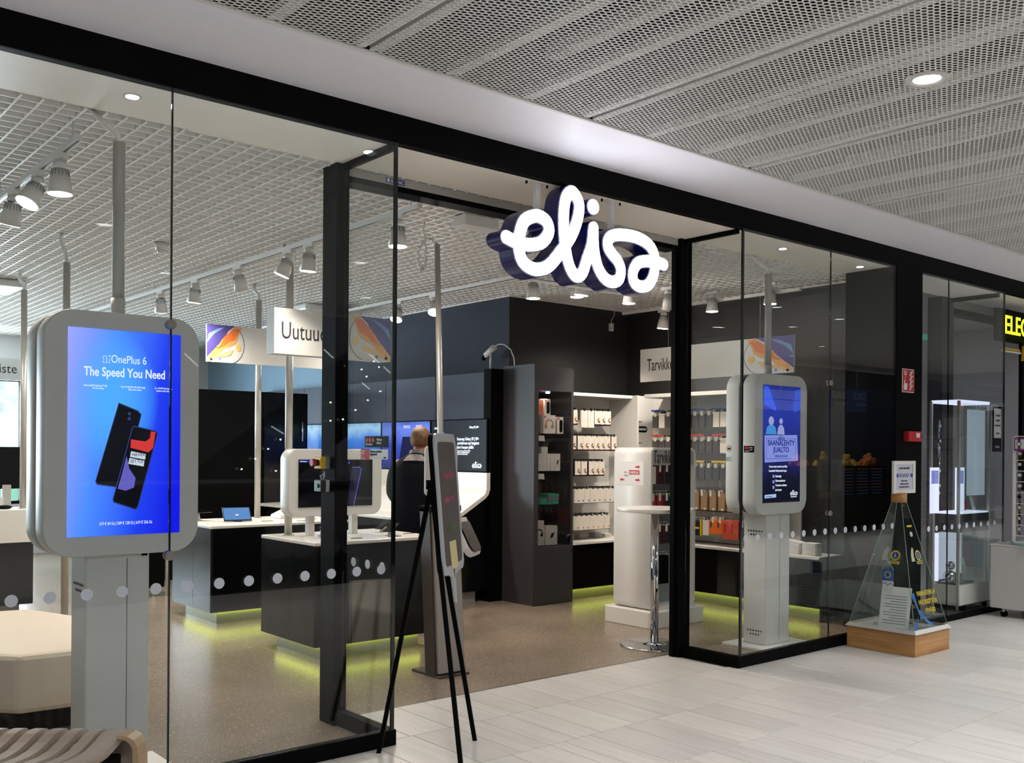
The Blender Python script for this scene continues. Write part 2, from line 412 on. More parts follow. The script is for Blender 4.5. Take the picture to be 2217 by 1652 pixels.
MB().box(-8, 34, 0.0, 0.06, 3.257, 3.413).build('fascia_beam', M['black'], fa)
si = struct('ceiling', (0, 0, 3.255), 'cream plasterboard soffit just inside the glass')
MB().box(-8, 2.0 - 0.0, 0.06, 0.535, 3.256, 3.33).box(2.0, 8.2, 0.06, 0.56, 3.256, 3.33).box(8.66, 20, 0.06, 0.56, 3.256, 3.33).build('soffit_board', M['soffit_in'], si)
for x in (1.61, 2.911, 6.83, 8.0):
    MB().cyl((x, 0.24, 3.2535), (x, 0.24, 3.258), 0.042, n=20).build('recessed_spot', M['ledring'], si)
    MB().cyl((x, 0.24, 3.2515), (x, 0.24, 3.2545), 0.030, n=20).build('recessed_spot_glow', M['led_soft'], si)

# ---- shop grid ceiling
gc = struct('ceiling', (0, 0, 3.25), 'white open cell grid ceiling of the shop')
bladex = MB().box(-0.0055, 0.0055, 0, 12, 3.25, 3.30).build('slat', M['gridwhite'], gc); bladex.location = (0.52, 0.545, 0)
X0 = 1.397 - 0.0975 * 60; k = 0
bl = []
xx = 1.397 - 0.0975 * 50
while xx < 8.5:
    if k == 0: bladex.location = (xx, 0.545, 0)
    else:
        o = bladex.copy(); COL.objects.link(o); o.location = (xx, 0.545, 0)
    k += 1; xx += 0.0975
bladey = MB().box(0, 12.2, -0.0055, 0.0055, 3.25, 3.30).build('slat', M['gridwhite'], gc); k = 0
yy = 0.905 - 0.0975 * 3
while yy < 12.4:
    if k == 0: bladey.location = (-3.6, yy, 0)
    else:
        o = bladey.copy(); COL.objects.link(o); o.location = (-3.6, yy, 0)
    k += 1; yy += 0.0975
box('plenum_board', M['plenum'], gc, -8, 8.6, 0.1, 13, 3.36, 3.42)

# ---- walls
w1 = struct('wall_right', (8.6, 2, 0), 'black side wall above the accessory shelving')
box('wall_panel', M['darkwall'], w1, 8.585, 8.66, 0.06, 3.64, 0, 3.36)
w2 = struct('wall_back', (7.7, 3.6, 0), 'black wall above the white accessory shelf')
box('wall_panel', M['darkwall'], w2, 6.7445, 8.66, 3.60, 3.70, 0, 3.36)
w3 = struct('wall_side', (6.75, 8, 0), 'slate blue wall above the screen wall')
box('wall_panel', M['navywall'], w3, 6.744, 6.85, 3.602, 7.4, 0, 3.36); box('wall_panel', mat('daylit_blue_wall', '#7f9db2', 0.6), w3, 6.75, 6.85, 7.4, 13, 0, 3.36)  # far stretch of the same wall, window daylight painted into its colour
w4 = struct('wall_far', (0, 11.6, 0), 'pale far wall with daylight windows')
MB().box(-8, 6.8, 11.5, 11.62, 2.62, 3.36).box(-8, 6.8, 11.5, 11.62, 0, 0.75).box(3.9, 6.8, 11.5, 11.62, 0.75, 2.62).box(-8, -1.4, 11.5, 11.62, 0.75, 2.62).build('wall_panel', M['white'], w4)
w5 = struct('wall_left', (-4, 6, 0), 'pale left side wall of the shop')
box('wall_panel', M['white'], w5, -4.2, -4.1, 0.0, 13, 0, 3.36)
w6 = struct('wall_partition', (5.6, 7.3, 0), 'dark panelled partition with a door at the back of the shop')
MB().box(3.9, 6.35, 7.30, 7.40, 0, 2.33).build('partition_panel', M['black'], w6)
MB().box(5.72, 6.32, 7.275, 7.30, 0.02, 2.31).build('door_leaf', M['black_gloss'], w6, bevel=0.004)
MB().cyl((6.25, 7.25, 1.70), (6.25, 7.25, 1.95), 0.012).cyl((6.25, 7.276, 1.73), (6.25, 7.25, 1.73), 0.008).cyl((6.25, 7.276, 1.92), (6.25, 7.25, 1.92), 0.008).build('door_handle', M['chrome'], w6)
ed_ = MB().box(6.72, 6.744, 3.60, 12, 3.243, 3.31).box(6.72, 8.585, 3.576, 3.60, 3.243, 3.31).box(8.561, 8.585, .54, 3.576, 3.243, 3.31).build('edge_trim', M['gridwhite'], gc)
# far window
fwn = struct('window_3', (1.2, 11.5, 0.75), 'daylight window in the far wall')
fr = MB()
for x in (-1.4, 0.35, 2.1, 3.84): fr.box(x, x + 0.06, 11.50, 11.6, 0.75, 2.62)
fr.box(-1.4, 3.9, 11.5, 11.6, 0.75, 0.8).box(-1.4, 3.9, 11.5, 11.6, 2.57, 2.62)
fr.build('window_frame', M['black_metal'], fwn)
box('pane', M['glass'], fwn, -1.35, 3.85, 11.55, 11.556, 0.8, 2.57)
# what stands outside that window
ou = thing('street_facade', 'pale overexposed building across the street seen through the far window', 'building', (2, 17, 0))
MB().box(-4, 3.4, 17, 17.3, 0, 2.0).box(-4, 8, 17, 17.3, 2.0, 4.6).build('wall', mat('sunlit_render', '#e2ecf2', 0.9), ou)
for x in (-1.5, 0.5, 2.3, 3.9, 4.5): box('window', M['kiosk'], ou, x, x + 0.35, 16.96, 17.0, 2.3, 3.6)
MB().box(3.3, 7, 16.9, 17.0, 0.0, 1.25).build('hedge', mat('hedge_green', '#7fae8d', 0.9), ou)
MB().tube([(4.2, 16.6, 4), (4.2, 16.6, 2.9), (4.45, 16.6, 2.6), (5.0, 16.6, 2.5)], 0.08).build('drainpipe', M['white'], ou)

# mall hall shell behind the camera
hw = struct('wall_opposite', (8, -13, 0), 'dark opposite side of the mall hall')
MB().box(-8, 34, -14.0, -13.8, 0, 7.2).build('wall_panel', mat('hall_wall', '#4a4a55', 0.6), hw)
for i, x in enumerate((-6, -1, 5.2, 10.5, 15.5, 21)):
    box('shop_panel', mat('shop_panel_%d' % i, ['#2a3f70', '#433b36', '#22242c', '#6d6a70', '#3a4f7a', '#27324d'][i], 0.5), hw, x, x + 4.2, -13.8, -13.7, 0.0, 2.9)
hw2 = struct('wall_end_left', (-8, -6, 0), 'end wall of the corridor, left')
MB().box(-8.1, -8, -14, 13, 0, 7.2).build('wall_panel', mat('end_wall', '#77757a', 0.6), hw2)
hw4 = struct('wall_beyond', (24, 0, 0), 'dark walls added to shut sky light out of the corridor')  # plain walls added where the sky would light the corridor
box('wall_panel', M['darkwall'], hw4, 14, 34, 0.06, 0.2, 0, 3.42); box('wall_panel', M['darkwall'], hw4, 8.66, 34, 8, 8.1, 0, 4.4); box('wall_panel', M['darkwall'], hw4, -8, -2.98, 0.06, 0.2, 0, 3.42)
hw3 = struct('wall_end_right', (34, -6, 0), 'end wall of the corridor, right')
MB().box(34, 34.1, -14, 8, 0, 7.2).build('wall_panel', mat('end_wall_r', '#5a5a60', 0.6), hw3)
box('ceiling_panel', mat('hall_ceiling', '#8a8784', 0.7), ce, -8, 34, -14, -6.5, 7.1, 7.2); box('atrium_edge', M['white'], ce, -8, 34, -6.62, -6.5, 3.3, 7.1)

# ---- shopfront glass: window_1 (left), window_2 (right), window_4 (jeweller)
def dots(win, xs, y=-0.0005, z=0.958):
    for x in xs:
        MB().cyl((x, y - 0.0008, z), (x, y, z), 0.026, n=20).build('frosted_dot', M['dot'], win)
def pane_y(win, x0, x1, y0, z0, z1, th=0.010):
    return box('pane', M['glass'], win, x0, x1, y0, y0 + th, z0, z1)
wl = struct('window_1', (0, 0, 0), 'tall frameless glass shopfront left of the entrance')
pane_y(wl, -3.0, 1.708, 0.002, 0.09, 3.257); pane_y(wl, 1.716, 2.925, 0.002, 0.09, 3.257)
box('pane', M['glass'], wl, 2.926, 2.936, 0.012, 0.525, 0.09, 3.256)
box('joint', M['glass_edge'], wl, 1.7085, 1.7155, 0.001, 0.012, 0.09, 3.256)
box('corner_joint', M['glass_edge'], wl, 2.925, 2.945, 0.000, 0.014, 0.085, 3.256)
for z in (2.168, 1.105):
    MB().cyl((1.712, -0.012, z), (1.712, 0.002, z), 0.021, 0.024, n=20).cyl((1.712, 0.012, z), (1.712, 0.03, z), 0.022, n=20).build('glass_clamp', M['steel'], wl)
dots(wl, [1.046 + 0.1508 * (k - 3) for k in range(16) if 1.046 + 0.1508 * (k - 3) < 2.9])
for k in range(3): MB().cyl((2.9245, 0.10 + 0.15 * k, 0.958), (2.9255, 0.10 + 0.15 * k, 0.958), 0.026, n=20).build('frosted_dot', M['dot'], wl)
MB().box(-3, 2.96, 0.0, 0.05, 0.0, 0.085).box(2.90, 2.96, 0.05, 0.55, 0, 0.085).build('base_channel', M['black'], wl, bevel=0.003)
wr = struct('window_2', (7, 0, 0), 'tall frameless glass shopfront right of the entrance')
pane_y(wr, 5.998, 7.156, 0.002, 0.09, 3.257); pane_y(wr, 7.164, 8.2, 0.002, 0.09, 3.257)
box('pane', M['glass'], wr, 5.985, 5.995, 0.012, 0.53, 0.09, 3.256)
box('joint', M['glass_edge'], wr, 7.1565, 7.1635, 0.001, 0.012, 0.09, 3.256)
box('corner_joint', M['glass_edge'], wr, 5.98, 6.0, 0.0, 0.014, 0.085, 3.256)
for z in (2.168, 1.105):
    MB().cyl((7.16, -0.012, z), (7.16, 0.002, z), 0.021, 0.024, n=20).cyl((7.16, 0.012, z), (7.16, 0.03, z), 0.022, n=20).build('glass_clamp', M['steel'], wr)
dots(wr, [6.037 + 0.1508 * k for k in range(15) if 6.037 + 0.1508 * k < 8.18])
MB().box(5.96, 8.2, 0.0, 0.05, 0, 0.085).box(5.96, 6.02, 0.05, 0.63, 0, 0.085).build('base_channel', M['black'], wr, bevel=0.003)
# transoms over the short return panes
box('return_beam', M['black'], wl, 2.915, 2.955, 0.05, 0.54, 3.225, 3.257); box('return_beam', M['black'], wr, 5.965, 6.005, 0.05, 0.54, 3.225, 3.257)
# ---- posts and sliding door header
p1 = struct('trim_3', (2.9, 0.6, 0), 'black steel door post left of the entrance')
box('post', M['black_metal'], p1, 2.875, 2.96, 0.53, 0.69, 0, 3.257, bevel=0.003)
box('post_fin', M['black'], p1, 2.962, 2.975, 0.56, 0.60, 0.0, 3.257)
p2 = struct('trim_4', (5.98, 0.6, 0), 'black steel door post right of the entrance')
box('post', M['black_metal'], p2, 5.915, 6.05, 0.535, 0.63, 0, 3.257, bevel=0.003)
box('post_fin', M['black'], p2, 5.895, 5.915, 0.57, 0.61, 0.0, 3.257)
hd = struct('trim_5', (4.4, 0.6, 3.2), 'grey sliding door header with black rail')
box('header_cover', M['alu_dull'], hd, 2.96, 5.915, 0.562, 0.70, 3.203, 3.256, bevel=0.004)
box('header_rail', M['black'], hd, 2.96, 5.915, 0.565, 0.69, 3.168, 3.203)
st = box('maker_plate', mat('blue_plate', '#1d2a86', 0.4), hd, 3.228, 3.362, 0.559, 0.562, 3.210, 3.241)
text('ASSVAC', 0.026, M['text_white'], st, (3.262, 0.5585, 3.216), bold=0.0003); box('plate_mark', M['text_white'], st, 3.236, 3.254, 0.5575, 0.559, 3.215, 3.237)
# ---- black column right
cr_ = struct('wall_pier', (8.43, 0, 0), 'black pier between the two shops')
box('pier', M['black'], cr_, 8.2, 8.66, 0.0, 0.5, 0, 3.257); box('pier_seam', M['black_metal'], cr_, 8.196, 8.2, -0.004, 0.3, 0.0, 3.257)

# ================================================================== ILLUMINATED SIGN
es = thing('illuminated_sign', 'large glowing white handwritten letters with navy sides hanging over the entrance', 'sign', (4.4, 0.05, 3.0))
PA = [(3.697, 2.854), (3.746, 2.84), (3.813, 2.831), (3.902, 2.838), (3.982, 2.869), (4.031, 2.933), (4.016, 2.991), (3.958, 3.016), (3.901, 3.009), (3.834, 2.971), (3.801, 2.898), (3.79, 2.821), (3.813, 2.74), (3.87, 2.701), (3.949, 2.695), (4.042, 2.735), (4.147, 2.845), (4.23, 2.953), (4.278, 3.067), (4.283, 3.155), (4.228, 3.211), (4.18, 3.178), (4.159, 3.109), (4.155, 2.995), (4.168, 2.874), (4.196, 2.772), (4.233, 2.712), (4.276, 2.692), (4.322, 2.726), (4.358, 2.811), (4.398, 2.906), (4.413, 3.016)]
PB = [(4.413, 3.016), (4.42, 2.891), (4.45, 2.787), (4.502, 2.721), (4.573, 2.693), (4.645, 2.715), (4.667, 2.778), (4.638, 2.834), (4.585, 2.873), (4.548, 2.909), (4.547, 2.959), (4.596, 2.995), (4.702, 3.013), (4.825, 3.013), (4.929, 2.985), (4.986, 2.931), (4.997, 2.856), (4.98, 2.778), (4.932, 2.715), (4.855, 2.693), (4.791, 2.718), (4.782, 2.782), (4.826, 2.844), (4.895, 2.867), (4.994, 2.877), (5.085, 2.868)]
def catmull(P, n=5):
    out = []
    P = [P[0]] + P + [P[-1]]
    for i in range(1, len(P) - 2):
        p0, p1, p2, p3 = (Vector(q) for q in P[i - 1:i + 3])
        for k in range(n):
            t = k / n
            out.append(0.5 * ((2 * p1) + (-p0 + p2) * t + (2 * p0 - 5 * p1 + 4 * p2 - p3) * t * t + (-p0 + 3 * p1 - 3 * p2 + p3) * t ** 3))
    out.append(Vector(P[-2])); return out
def stroke(P, r, ya, yb, mb):
    C_ = catmull(P); n = len(C_)
    nor = []
    for i in range(n):
        d = (C_[min(i + 1, n - 1)] - C_[max(i - 1, 0)]).normalized(); nor.append(Vector((-d.y, d.x)))
    for i in range(n - 1):
        a, b = C_[i] + nor[i] * r, C_[i + 1] + nor[i + 1] * r; c, d = C_[i + 1] - nor[i + 1] * r, C_[i] - nor[i] * r
        mb.add([(a.x, ya, a.y), (b.x, ya, b.y), (c.x, ya, c.y), (d.x, ya, d.y), (a.x, yb, a.y), (b.x, yb, b.y), (c.x, yb, c.y), (d.x, yb, d.y)],
               [(0, 1, 2, 3), (7, 6, 5, 4), (0, 4, 5, 1), (3, 2, 6, 7)])
    for i in list(range(0, n, 2)) + [n - 1]:
        mb.cyl((C_[i].x, ya, C_[i].y), (C_[i].x, yb, C_[i].y), r, n=20, smooth=False)
    return mb
for nm, r, ya, yb, mt in (('letter_sides', 0.0465, -0.008, 0.118, 'sign_side'), ('letter_rim', 0.0450, -0.013, -0.008, 'sign_rim'), ('letter_face', 0.0395, -0.0225, -0.013, 'sign_face')):
    q = MB(); stroke(PA, r, ya, yb, q); stroke(PB, r, ya, yb, q)
    q.cyl((4.411, ya, 3.15), (4.411, yb, 3.15), r * 1.18, n=28)
    q.build(nm, M[mt], es, recalc=False)
for x in (4.035, 4.69):
    MB().box(x - 0.018, x + 0.018, 0.085, 0.115, 2.98, 3.25).box(x - 0.055, x + 0.055, 0.07, 0.13, 3.25, 3.256).build('hanging_rod', M['white_plastic'], es)
    for s in (-1, 1): MB().cyl((x + s * 0.085, 0.1, 3.24), (x + s * 0.085, 0.1, 3.256), 0.007).build('bolt', M['black'], es)
MB().tube([(3.93, 0.119, 2.66), (4.4, 0.124, 2.66), (4.95, 0.119, 2.66)], 0.012).build('cable_tray', M['white_plastic'], es)
def mini_logo(parent, m, x, y, z, w, face='-y'):
    """the same handwriting as flat print, w wide; (x,y,z) centre"""
    k = w / 1.39
    q = MB(); C_ = catmull(PA, 2) + catmull(PB, 2)
    def tr(p):
        u = (p.x - 4.39) * k; v = (p.y - 2.93) * k
        return (x + u, y, z + v) if face == '-y' else (x, y - u, z + v)
    def dirn(p, nrm, r): return tr(p + nrm * r)
    for i in range(len(C_) - 1):
        d = (C_[i + 1] - C_[i])
        if d.length < 1e-6: continue
        nn = Vector((-d.y, d.x)).normalized()
        q.quad(dirn(C_[i], nn, .04), dirn(C_[i + 1], nn, .04), dirn(C_[i + 1], nn, -.04), dirn(C_[i], nn, -.04))
    c = Vector((4.411, 3.15)); q.quad(dirn(c, Vector((1, 0)), .05), dirn(c, Vector((0, 1)), .05), dirn(c, Vector((-1, 0)), .05), dirn(c, Vector((0, -1)), .05))
    return q.build('logo_print', m, parent, recalc=False)

# ================================================================== DIGITAL KIOSKS
def kiosk(label, x, z0=1.09, scr='blue'):
    """freestanding double sided screen kiosk; x = left edge of the screen housing, front at y 0.30"""
    y = 0.30
    t = thing('screen_kiosk', label, 'kiosk', (x + 0.36, y + 0.17, 0), None)
    w = 0.725; z1 = 2.238
    P = rrect(x, x + w, z0, z1, 0.13, 8)
    hs = MB().prism(P, 'y', y, y + 0.125, True).build('front_housing', M['kiosk'], t, bevel=0.006)
    P2 = rrect(x + 0.012, x + w - 0.012, z0 + 0.012, z1 - 0.012, 0.12, 8)
    MB().prism(P2, 'y', y + 0.125, y + 0.165, True).build('gap_core', M['kiosk_dark'], t)
    MB().prism(P, 'y', y + 0.165, y + 0.29, True).build('rear_housing', M['kiosk'], t, bevel=0.006)
    cx0 = x + 0.195; cx1 = cx0 + (0.30 if scr == 'blue' else 0.335)
    col = MB().box(cx0, cx1, y + 0.03, y + 0.25, 0.02, z0 + 0.02).build('column', M['kiosk'], t, bevel=0.01)
    box('foot_plate', M['white_plastic'], t, cx0 - 0.14, cx1 + 0.14, y - 0.06, y + 0.36, 0.0, 0.02, bevel=0.003)
    box('panel_seam', M['kiosk_dark'], col, cx0 + 0.19, cx0 + 0.193, y + 0.0295, y + 0.032, 0.05, z0 - 0.02)
    for zb in (z0 - 0.14, 0.13):
        for r_ in range(2):
            for k in range(6 - 2 * r_):
                yy_ = y + 0.20 - 0.026 * (k + r_); 
                MB().cyl((cx0 - 0.0012, yy_, zb - 0.03 * r_ + (0.004 if k in (0, 5) and r_ == 0 else 0)), (cx0 + 0.004, yy_, zb - 0.03 * r_), 0.0075, n=10).build('vent_hole', M['black'], col)
    px_ = x + 0.375
    MB().cyl((px_, y + 0.15, z1 - 0.01), (px_, y + 0.15, z1 + 0.09), 0.034, n=20).build('pole_socket', M['kiosk'], t)
    MB().cyl((px_, y + 0.15, z1 + 0.08), (px_, y + 0.15, 3.09), 0.029, n=20).build('pole', M['alu_dull'], t)
    MB().tube([(px_, y + 0.15, 3.08), (px_ - 0.005, y + 0.16, 3.13), (px_ - 0.05, y + 0.22, 3.19), (px_ - 0.09, y + 0.27, 3.26)], 0.013).build('flex_conduit', M['white_plastic'], t)
    return t, y
def grad_screen(name, stops, x0, x1, z0, z1, strength, mode='blue'):
    m = bpy.data.materials.new(name); m.use_nodes = True; b = m.node_tree.nodes['Principled BSDF']
    b.inputs['Base Color'].default_value = (0.006, 0.006, 0.007, 1); b.inputs['Roughness'].default_value = 0.4; b.inputs['Specular IOR Level'].default_value = 0.12
    g = N(m, 'ShaderNodeNewGeometry'); sp = N(m, 'ShaderNodeSeparateXYZ'); L(m, g.outputs['Position'], sp.inputs[0])
    ux = N(m, 'ShaderNodeMapRange'); ux.inputs['From Min'].default_value = x0; ux.inputs['From Max'].default_value = x1; L(m, sp.outputs['X'], ux.inputs[0])
    uz = N(m, 'ShaderNodeMapRange'); uz.inputs['From Min'].default_value = z0; uz.inputs['From Max'].default_value = z1; L(m, sp.outputs['Z'], uz.inputs[0])
    def mm(op, a, b_, c=None):
        n = N(m, 'ShaderNodeMath', operation=op)
        for i, v in enumerate((a, b_, c)):
            if v is None: continue
            if isinstance(v, (int, float)): n.inputs[i].default_value = v
            else: L(m, v, n.inputs[i])
        return n.outputs[0]
    X_, Z_ = ux.outputs[0], uz.outputs[0]
    r = ramp(m, stops)
    if mode == 'blue':
        # light at the left and bottom left, deep to the right, with a cyan bloom at the upper centre
        d1 = mm('MULTIPLY', mm('SUBTRACT', X_, 0.0), 0.85); d2 = mm('MULTIPLY_ADD', mm('SUBTRACT', 1.0, Z_), 0.25, d1); f = d2
    else:
        nz = N(m, 'ShaderNodeTexNoise', Scale=5.0, Detail=3.0); L(m, g.outputs['Position'], nz.inputs['Vector'])
        f = mm('ADD', mm('MULTIPLY', Z_, 0.75), mm('MULTIPLY', nz.outputs['Fac'], 0.28))
    L(m, f, r.inputs[0]); col = r.outputs[0]
    if mode == 'blue':
        cyan = mm('ADD', mm('POWER', mm('SUBTRACT', X_, 0.40), 2.0), mm('MULTIPLY', mm('POWER', mm('SUBTRACT', Z_, 0.66), 2.0), 1.3))
        k = N(m, 'ShaderNodeMapRange'); k.inputs['From Min'].default_value = 0.0; k.inputs['From Max'].default_value = 0.16; k.inputs['To Min'].default_value = 0.85; k.inputs['To Max'].default_value = 0.0
        L(m, cyan, k.inputs[0]); mx = N(m, 'ShaderNodeMixRGB'); L(m, k.outputs[0], mx.inputs[0]); L(m, col, mx.inputs[1]); mx.inputs[2].default_value = (*hexc('#4fb0ff'), 1); col = mx.outputs[0]
    L(m, col, b.inputs['Emission Color']); b.inputs['Emission Strength'].default_value = strength
    return m
# --- left kiosk: blue phone advert
k1, ky = kiosk('large grey screen kiosk with blue phone advert, behind the left window', 1.245, scr='blue')
sc1 = box('screen', grad_screen('blue_advert', [(0.0, '#9aa4ff'), (0.35, '#4c8bff'), (0.75, '#1c3df0'), (1.0, '#0a14e6')], 1.347, 1.873, 1.185, 2.155, 0.95), k1, 1.347, 1.873, ky - 0.004, ky + 0.004, 1.185, 2.155)
yf = ky - 0.0055
MT = emis('advert_text', '#e6f0ff', 0.9); MD = emis('advert_phone', '#05060e', 0.4); MDg = emis('advert_phone_edge', '#38468a', 0.6)
MR = emis('advert_red', '#e03a38', 0.8); MP = emis('advert_violet', '#6a63c8', 0.8); MW = emis('advert_label', '#d8e2f0', 0.8)
text('OnePlus 6', 0.054, MT, sc1, (1.538, yf, 2.0), sx=0.74); text('The Speed You Need', 0.060, MT, sc1, (1.416, yf, 1.935), sx=0.725, bold=0.0010)
q = MB(); q.box(1.502, 1.532, yf - .0006, yf, 1.998, 2.0).box(1.502, 1.504, yf - .0006, yf, 1.998, 2.03).box(1.502, 1.522, yf - .0006, yf, 2.028, 2.03).box(1.530, 1.532, yf - .0006, yf, 1.998, 2.018).box(1.516, 1.519, yf - .0006, yf, 2.004, 2.024).box(1.527, 1.537, yf - .0006, yf, 2.029, 2.031).box(1.531, 1.533, yf - .0006, yf, 2.025, 2.036).build('advert_logo', MT, sc1)
for s, xx_, zz_ in (('Qualcomm® Snapdragon™ 845', 1.415, 1.885), ('Do more, faster', 1.455, 1.873), ('Up to 8 GB RAM, 256 GB Storage', 1.585, 1.885), ('Share more, faster', 1.62, 1.873), ('16 + 20 MP Dual Camera', 1.745, 1.885), ('Capture more, faster', 1.752, 1.873)):
    text(s, 0.0125, MT, sc1, (xx_, yf, zz_), sx=0.66)
text('519 € 64 Gt | 569 € 128 Gt | 619 € 256 Gt', 0.021, MT, sc1, (1.49, yf, 1.235), sx=0.66)
def poly_on(parent, name, m, pts, y, th=0.0008): return MB().prism(pts, 'y', y - th, y).build(name, m, parent)
poly_on(sc1, 'phone_print', MDg, [(1.575, 1.813), (1.667, 1.778), (1.683, 1.760), (1.600, 1.420), (1.590, 1.408), (1.478, 1.425), (1.470, 1.44)], yf)
poly_on(sc1, 'phone_print', MD, [(1.577, 1.808), (1.664, 1.773), (1.679, 1.757), (1.598, 1.425), (1.588, 1.413), (1.481, 1.430), (1.474, 1.444)], yf - .0010)
poly_on(sc1, 'phone_print', MDg, [(1.648, 1.705), (1.752, 1.683), (1.762, 1.670), (1.668, 1.312), (1.656, 1.302), (1.553, 1.340), (1.549, 1.356), (1.636, 1.694)], yf - .0020)
poly_on(sc1, 'phone_print', MD, [(1.650, 1.700), (1.749, 1.679), (1.757, 1.668), (1.665, 1.318), (1.654, 1.308), (1.557, 1.345), (1.554, 1.357), (1.640, 1.692)], yf - .0030)
poly_on(sc1, 'phone_print', MR, [(1.633, 1.640), (1.700, 1.630), (1.722, 1.645), (1.727, 1.680), (1.749, 1.676), (1.738, 1.600), (1.715, 1.578), (1.630, 1.600)], yf - .004)
poly_on(sc1, 'phone_print', MP, [(1.612, 1.56), (1.625, 1.50), (1.655, 1.455), (1.648, 1.41), (1.61, 1.395), (1.572, 1.405), (1.59, 1.47)], yf - .004)
poly_on(sc1, 'label_print', MW, [(1.633, 1.583), (1.702, 1.570), (1.700, 1.543), (1.628, 1.556)], yf - .005)
poly_on(sc1, 'label_print', MW, [(1.626, 1.551), (1.696, 1.538), (1.693, 1.510), (1.620, 1.523)], yf - .005)
MB2 = emis('advert_ink', '#101018', 0.3)
text('NEVER', 0.022, MB2, sc1, (1.636, yf - .0065, 1.560), sx=0.95, shear=0.1); text('SETTLE', 0.022, MB2, sc1, (1.628, yf - .0065, 1.528), sx=0.9, shear=0.1)
for z in (1.762, 1.738): MB().cyl((1.624, yf - .0026, z), (1.624, yf - .0018, z), 0.008, n=14).build('camera_print', MDg, sc1)
box('camera_nub', M['black'], k1, 1.7, 1.725, ky + 0.02, ky + 0.05, 1.078, 1.09)
# --- right kiosk
k2, ky2 = kiosk('grey screen kiosk with dark blue festival advert, behind the right window', 6.56, scr='dark')
for o in children(k2):
    pass
sc2 = box('screen', grad_screen('festival_advert', [(0.0, '#05060f'), (0.30, '#0b0f2e'), (0.5, '#232d86'), (0.75, '#2b3fb8'), (0.92, '#1c2770'), (1.0, '#15193a')], 6.66, 7.18, 1.187, 2.145, 0.7, 'dark'), k2, 6.662, 7.18, ky2 - 0.004, ky2 + 0.004, 1.187, 2.145)
yf = ky2 - 0.0055
MC = emis('poster_cyan', '#4e9be8', 0.7); ML = emis('poster_lilac', '#8a97e6', 0.8); MN = emis('poster_navy', '#1c1f9a', 0.6); MS = emis('poster_skin', '#a9b2ea', 0.7)
poly_on(sc2, 'beam_print', emis('poster_beam', '#2f57e8', 0.8), [(6.668, 2.14), (6.73, 2.13), (6.835, 1.955), (6.83, 1.935), (6.668, 1.985)], yf)
poly_on(sc2, 'beam_print', emis('poster_beam2', '#2f57e8', 0.6), [(7.178, 2.13), (7.10, 2.12), (7.07, 1.96), (7.09, 1.92), (7.178, 1.97)], yf)
poly_on(sc2, 'banner_print', ML, [(6.675, 1.735), (7.13, 1.745), (7.145, 1.53), (6.68, 1.515)], yf - .001)
q = MB(); q.box(6.70, 6.86, yf - .0022, yf - .0015, 1.71, 1.713).box(6.98, 7.11, yf - .0022, yf - .0015, 1.71, 1.713).box(6.70, 6.703, yf - .0022, yf - .0015, 1.545, 1.713).box(7.107, 7.11, yf - .0022, yf - .0015, 1.545, 1.713).box(6.70, 7.11, yf - .0022, yf - .0015, 1.545, 1.548).build('border_print', MN, sc2)
text('SAANALEHTY', 0.062, MN, sc2, (6.905, yf - .002, 1.655), align='CENTER', sx=0.98, bold=0.001); text('JUALTO', 0.062, MN, sc2, (6.905, yf - .002, 1.60), align='CENTER', bold=0.001)
text('OMANSA FESTARIT', 0.028, MN, sc2, (6.905, yf - .002, 1.558), align='CENTER', sx=0.75)
mini_logo(sc2, MN, 6.905, yf - .0025, 1.715, 0.10)
for cx_, w_, mc in ((6.765, 0.075, MC), (6.90, 0.05, MS)):
    poly_on(sc2, 'figure_print', mc, [(cx_ - w_, 1.745), (cx_ - w_ * .8, 1.80), (cx_ - w_ * .3, 1.825), (cx_ + w_ * .3, 1.825), (cx_ + w_ * .8, 1.80), (cx_ + w_, 1.745)], yf - .0015)
    MB().cyl((cx_, yf - .0024, 1.855), (cx_, yf - .0016, 1.855), w_ * .48, n=14).build('figure_print', MS, sc2)
text('Tanne miten toimii oma Elisa', 0.024, MT, sc2, (6.74, yf, 1.475), sx=0.9); text('Saanalehti Multimedia korjaa.', 0.024, MT, sc2, (6.74, yf, 1.44), sx=0.88)
for i, s in enumerate(('Ilmoittaja', 'Kimmotukanen', 'Tuotteen mukana', 'parempaa')):
    text(s, 0.026, MT, sc2, (6.83, yf, 1.395 - 0.037 * i), sx=0.85)
    if i < 3: MB().box(6.79, 6.815, yf - .001, yf, 1.39 - 0.045 * i, 1.415 - 0.045 * i).build('bullet_print', ML, sc2)
poly_on(sc2, 'button_print', emis('poster_button', '#a8c4f4', 0.9), [(6.685, 1.225), (6.84, 1.23), (6.84, 1.258), (6.685, 1.253)], yf)
mini_logo(sc2, MT, 7.09, yf - .001, 1.262, 0.11); text('SAUNALAHTI', 0.014, MT, sc2, (7.09, yf, 1.225), align='CENTER')
text('www.elisa.fi/kesä', 0.013, MB2, sc2, (6.70, yf - .0012, 1.235))

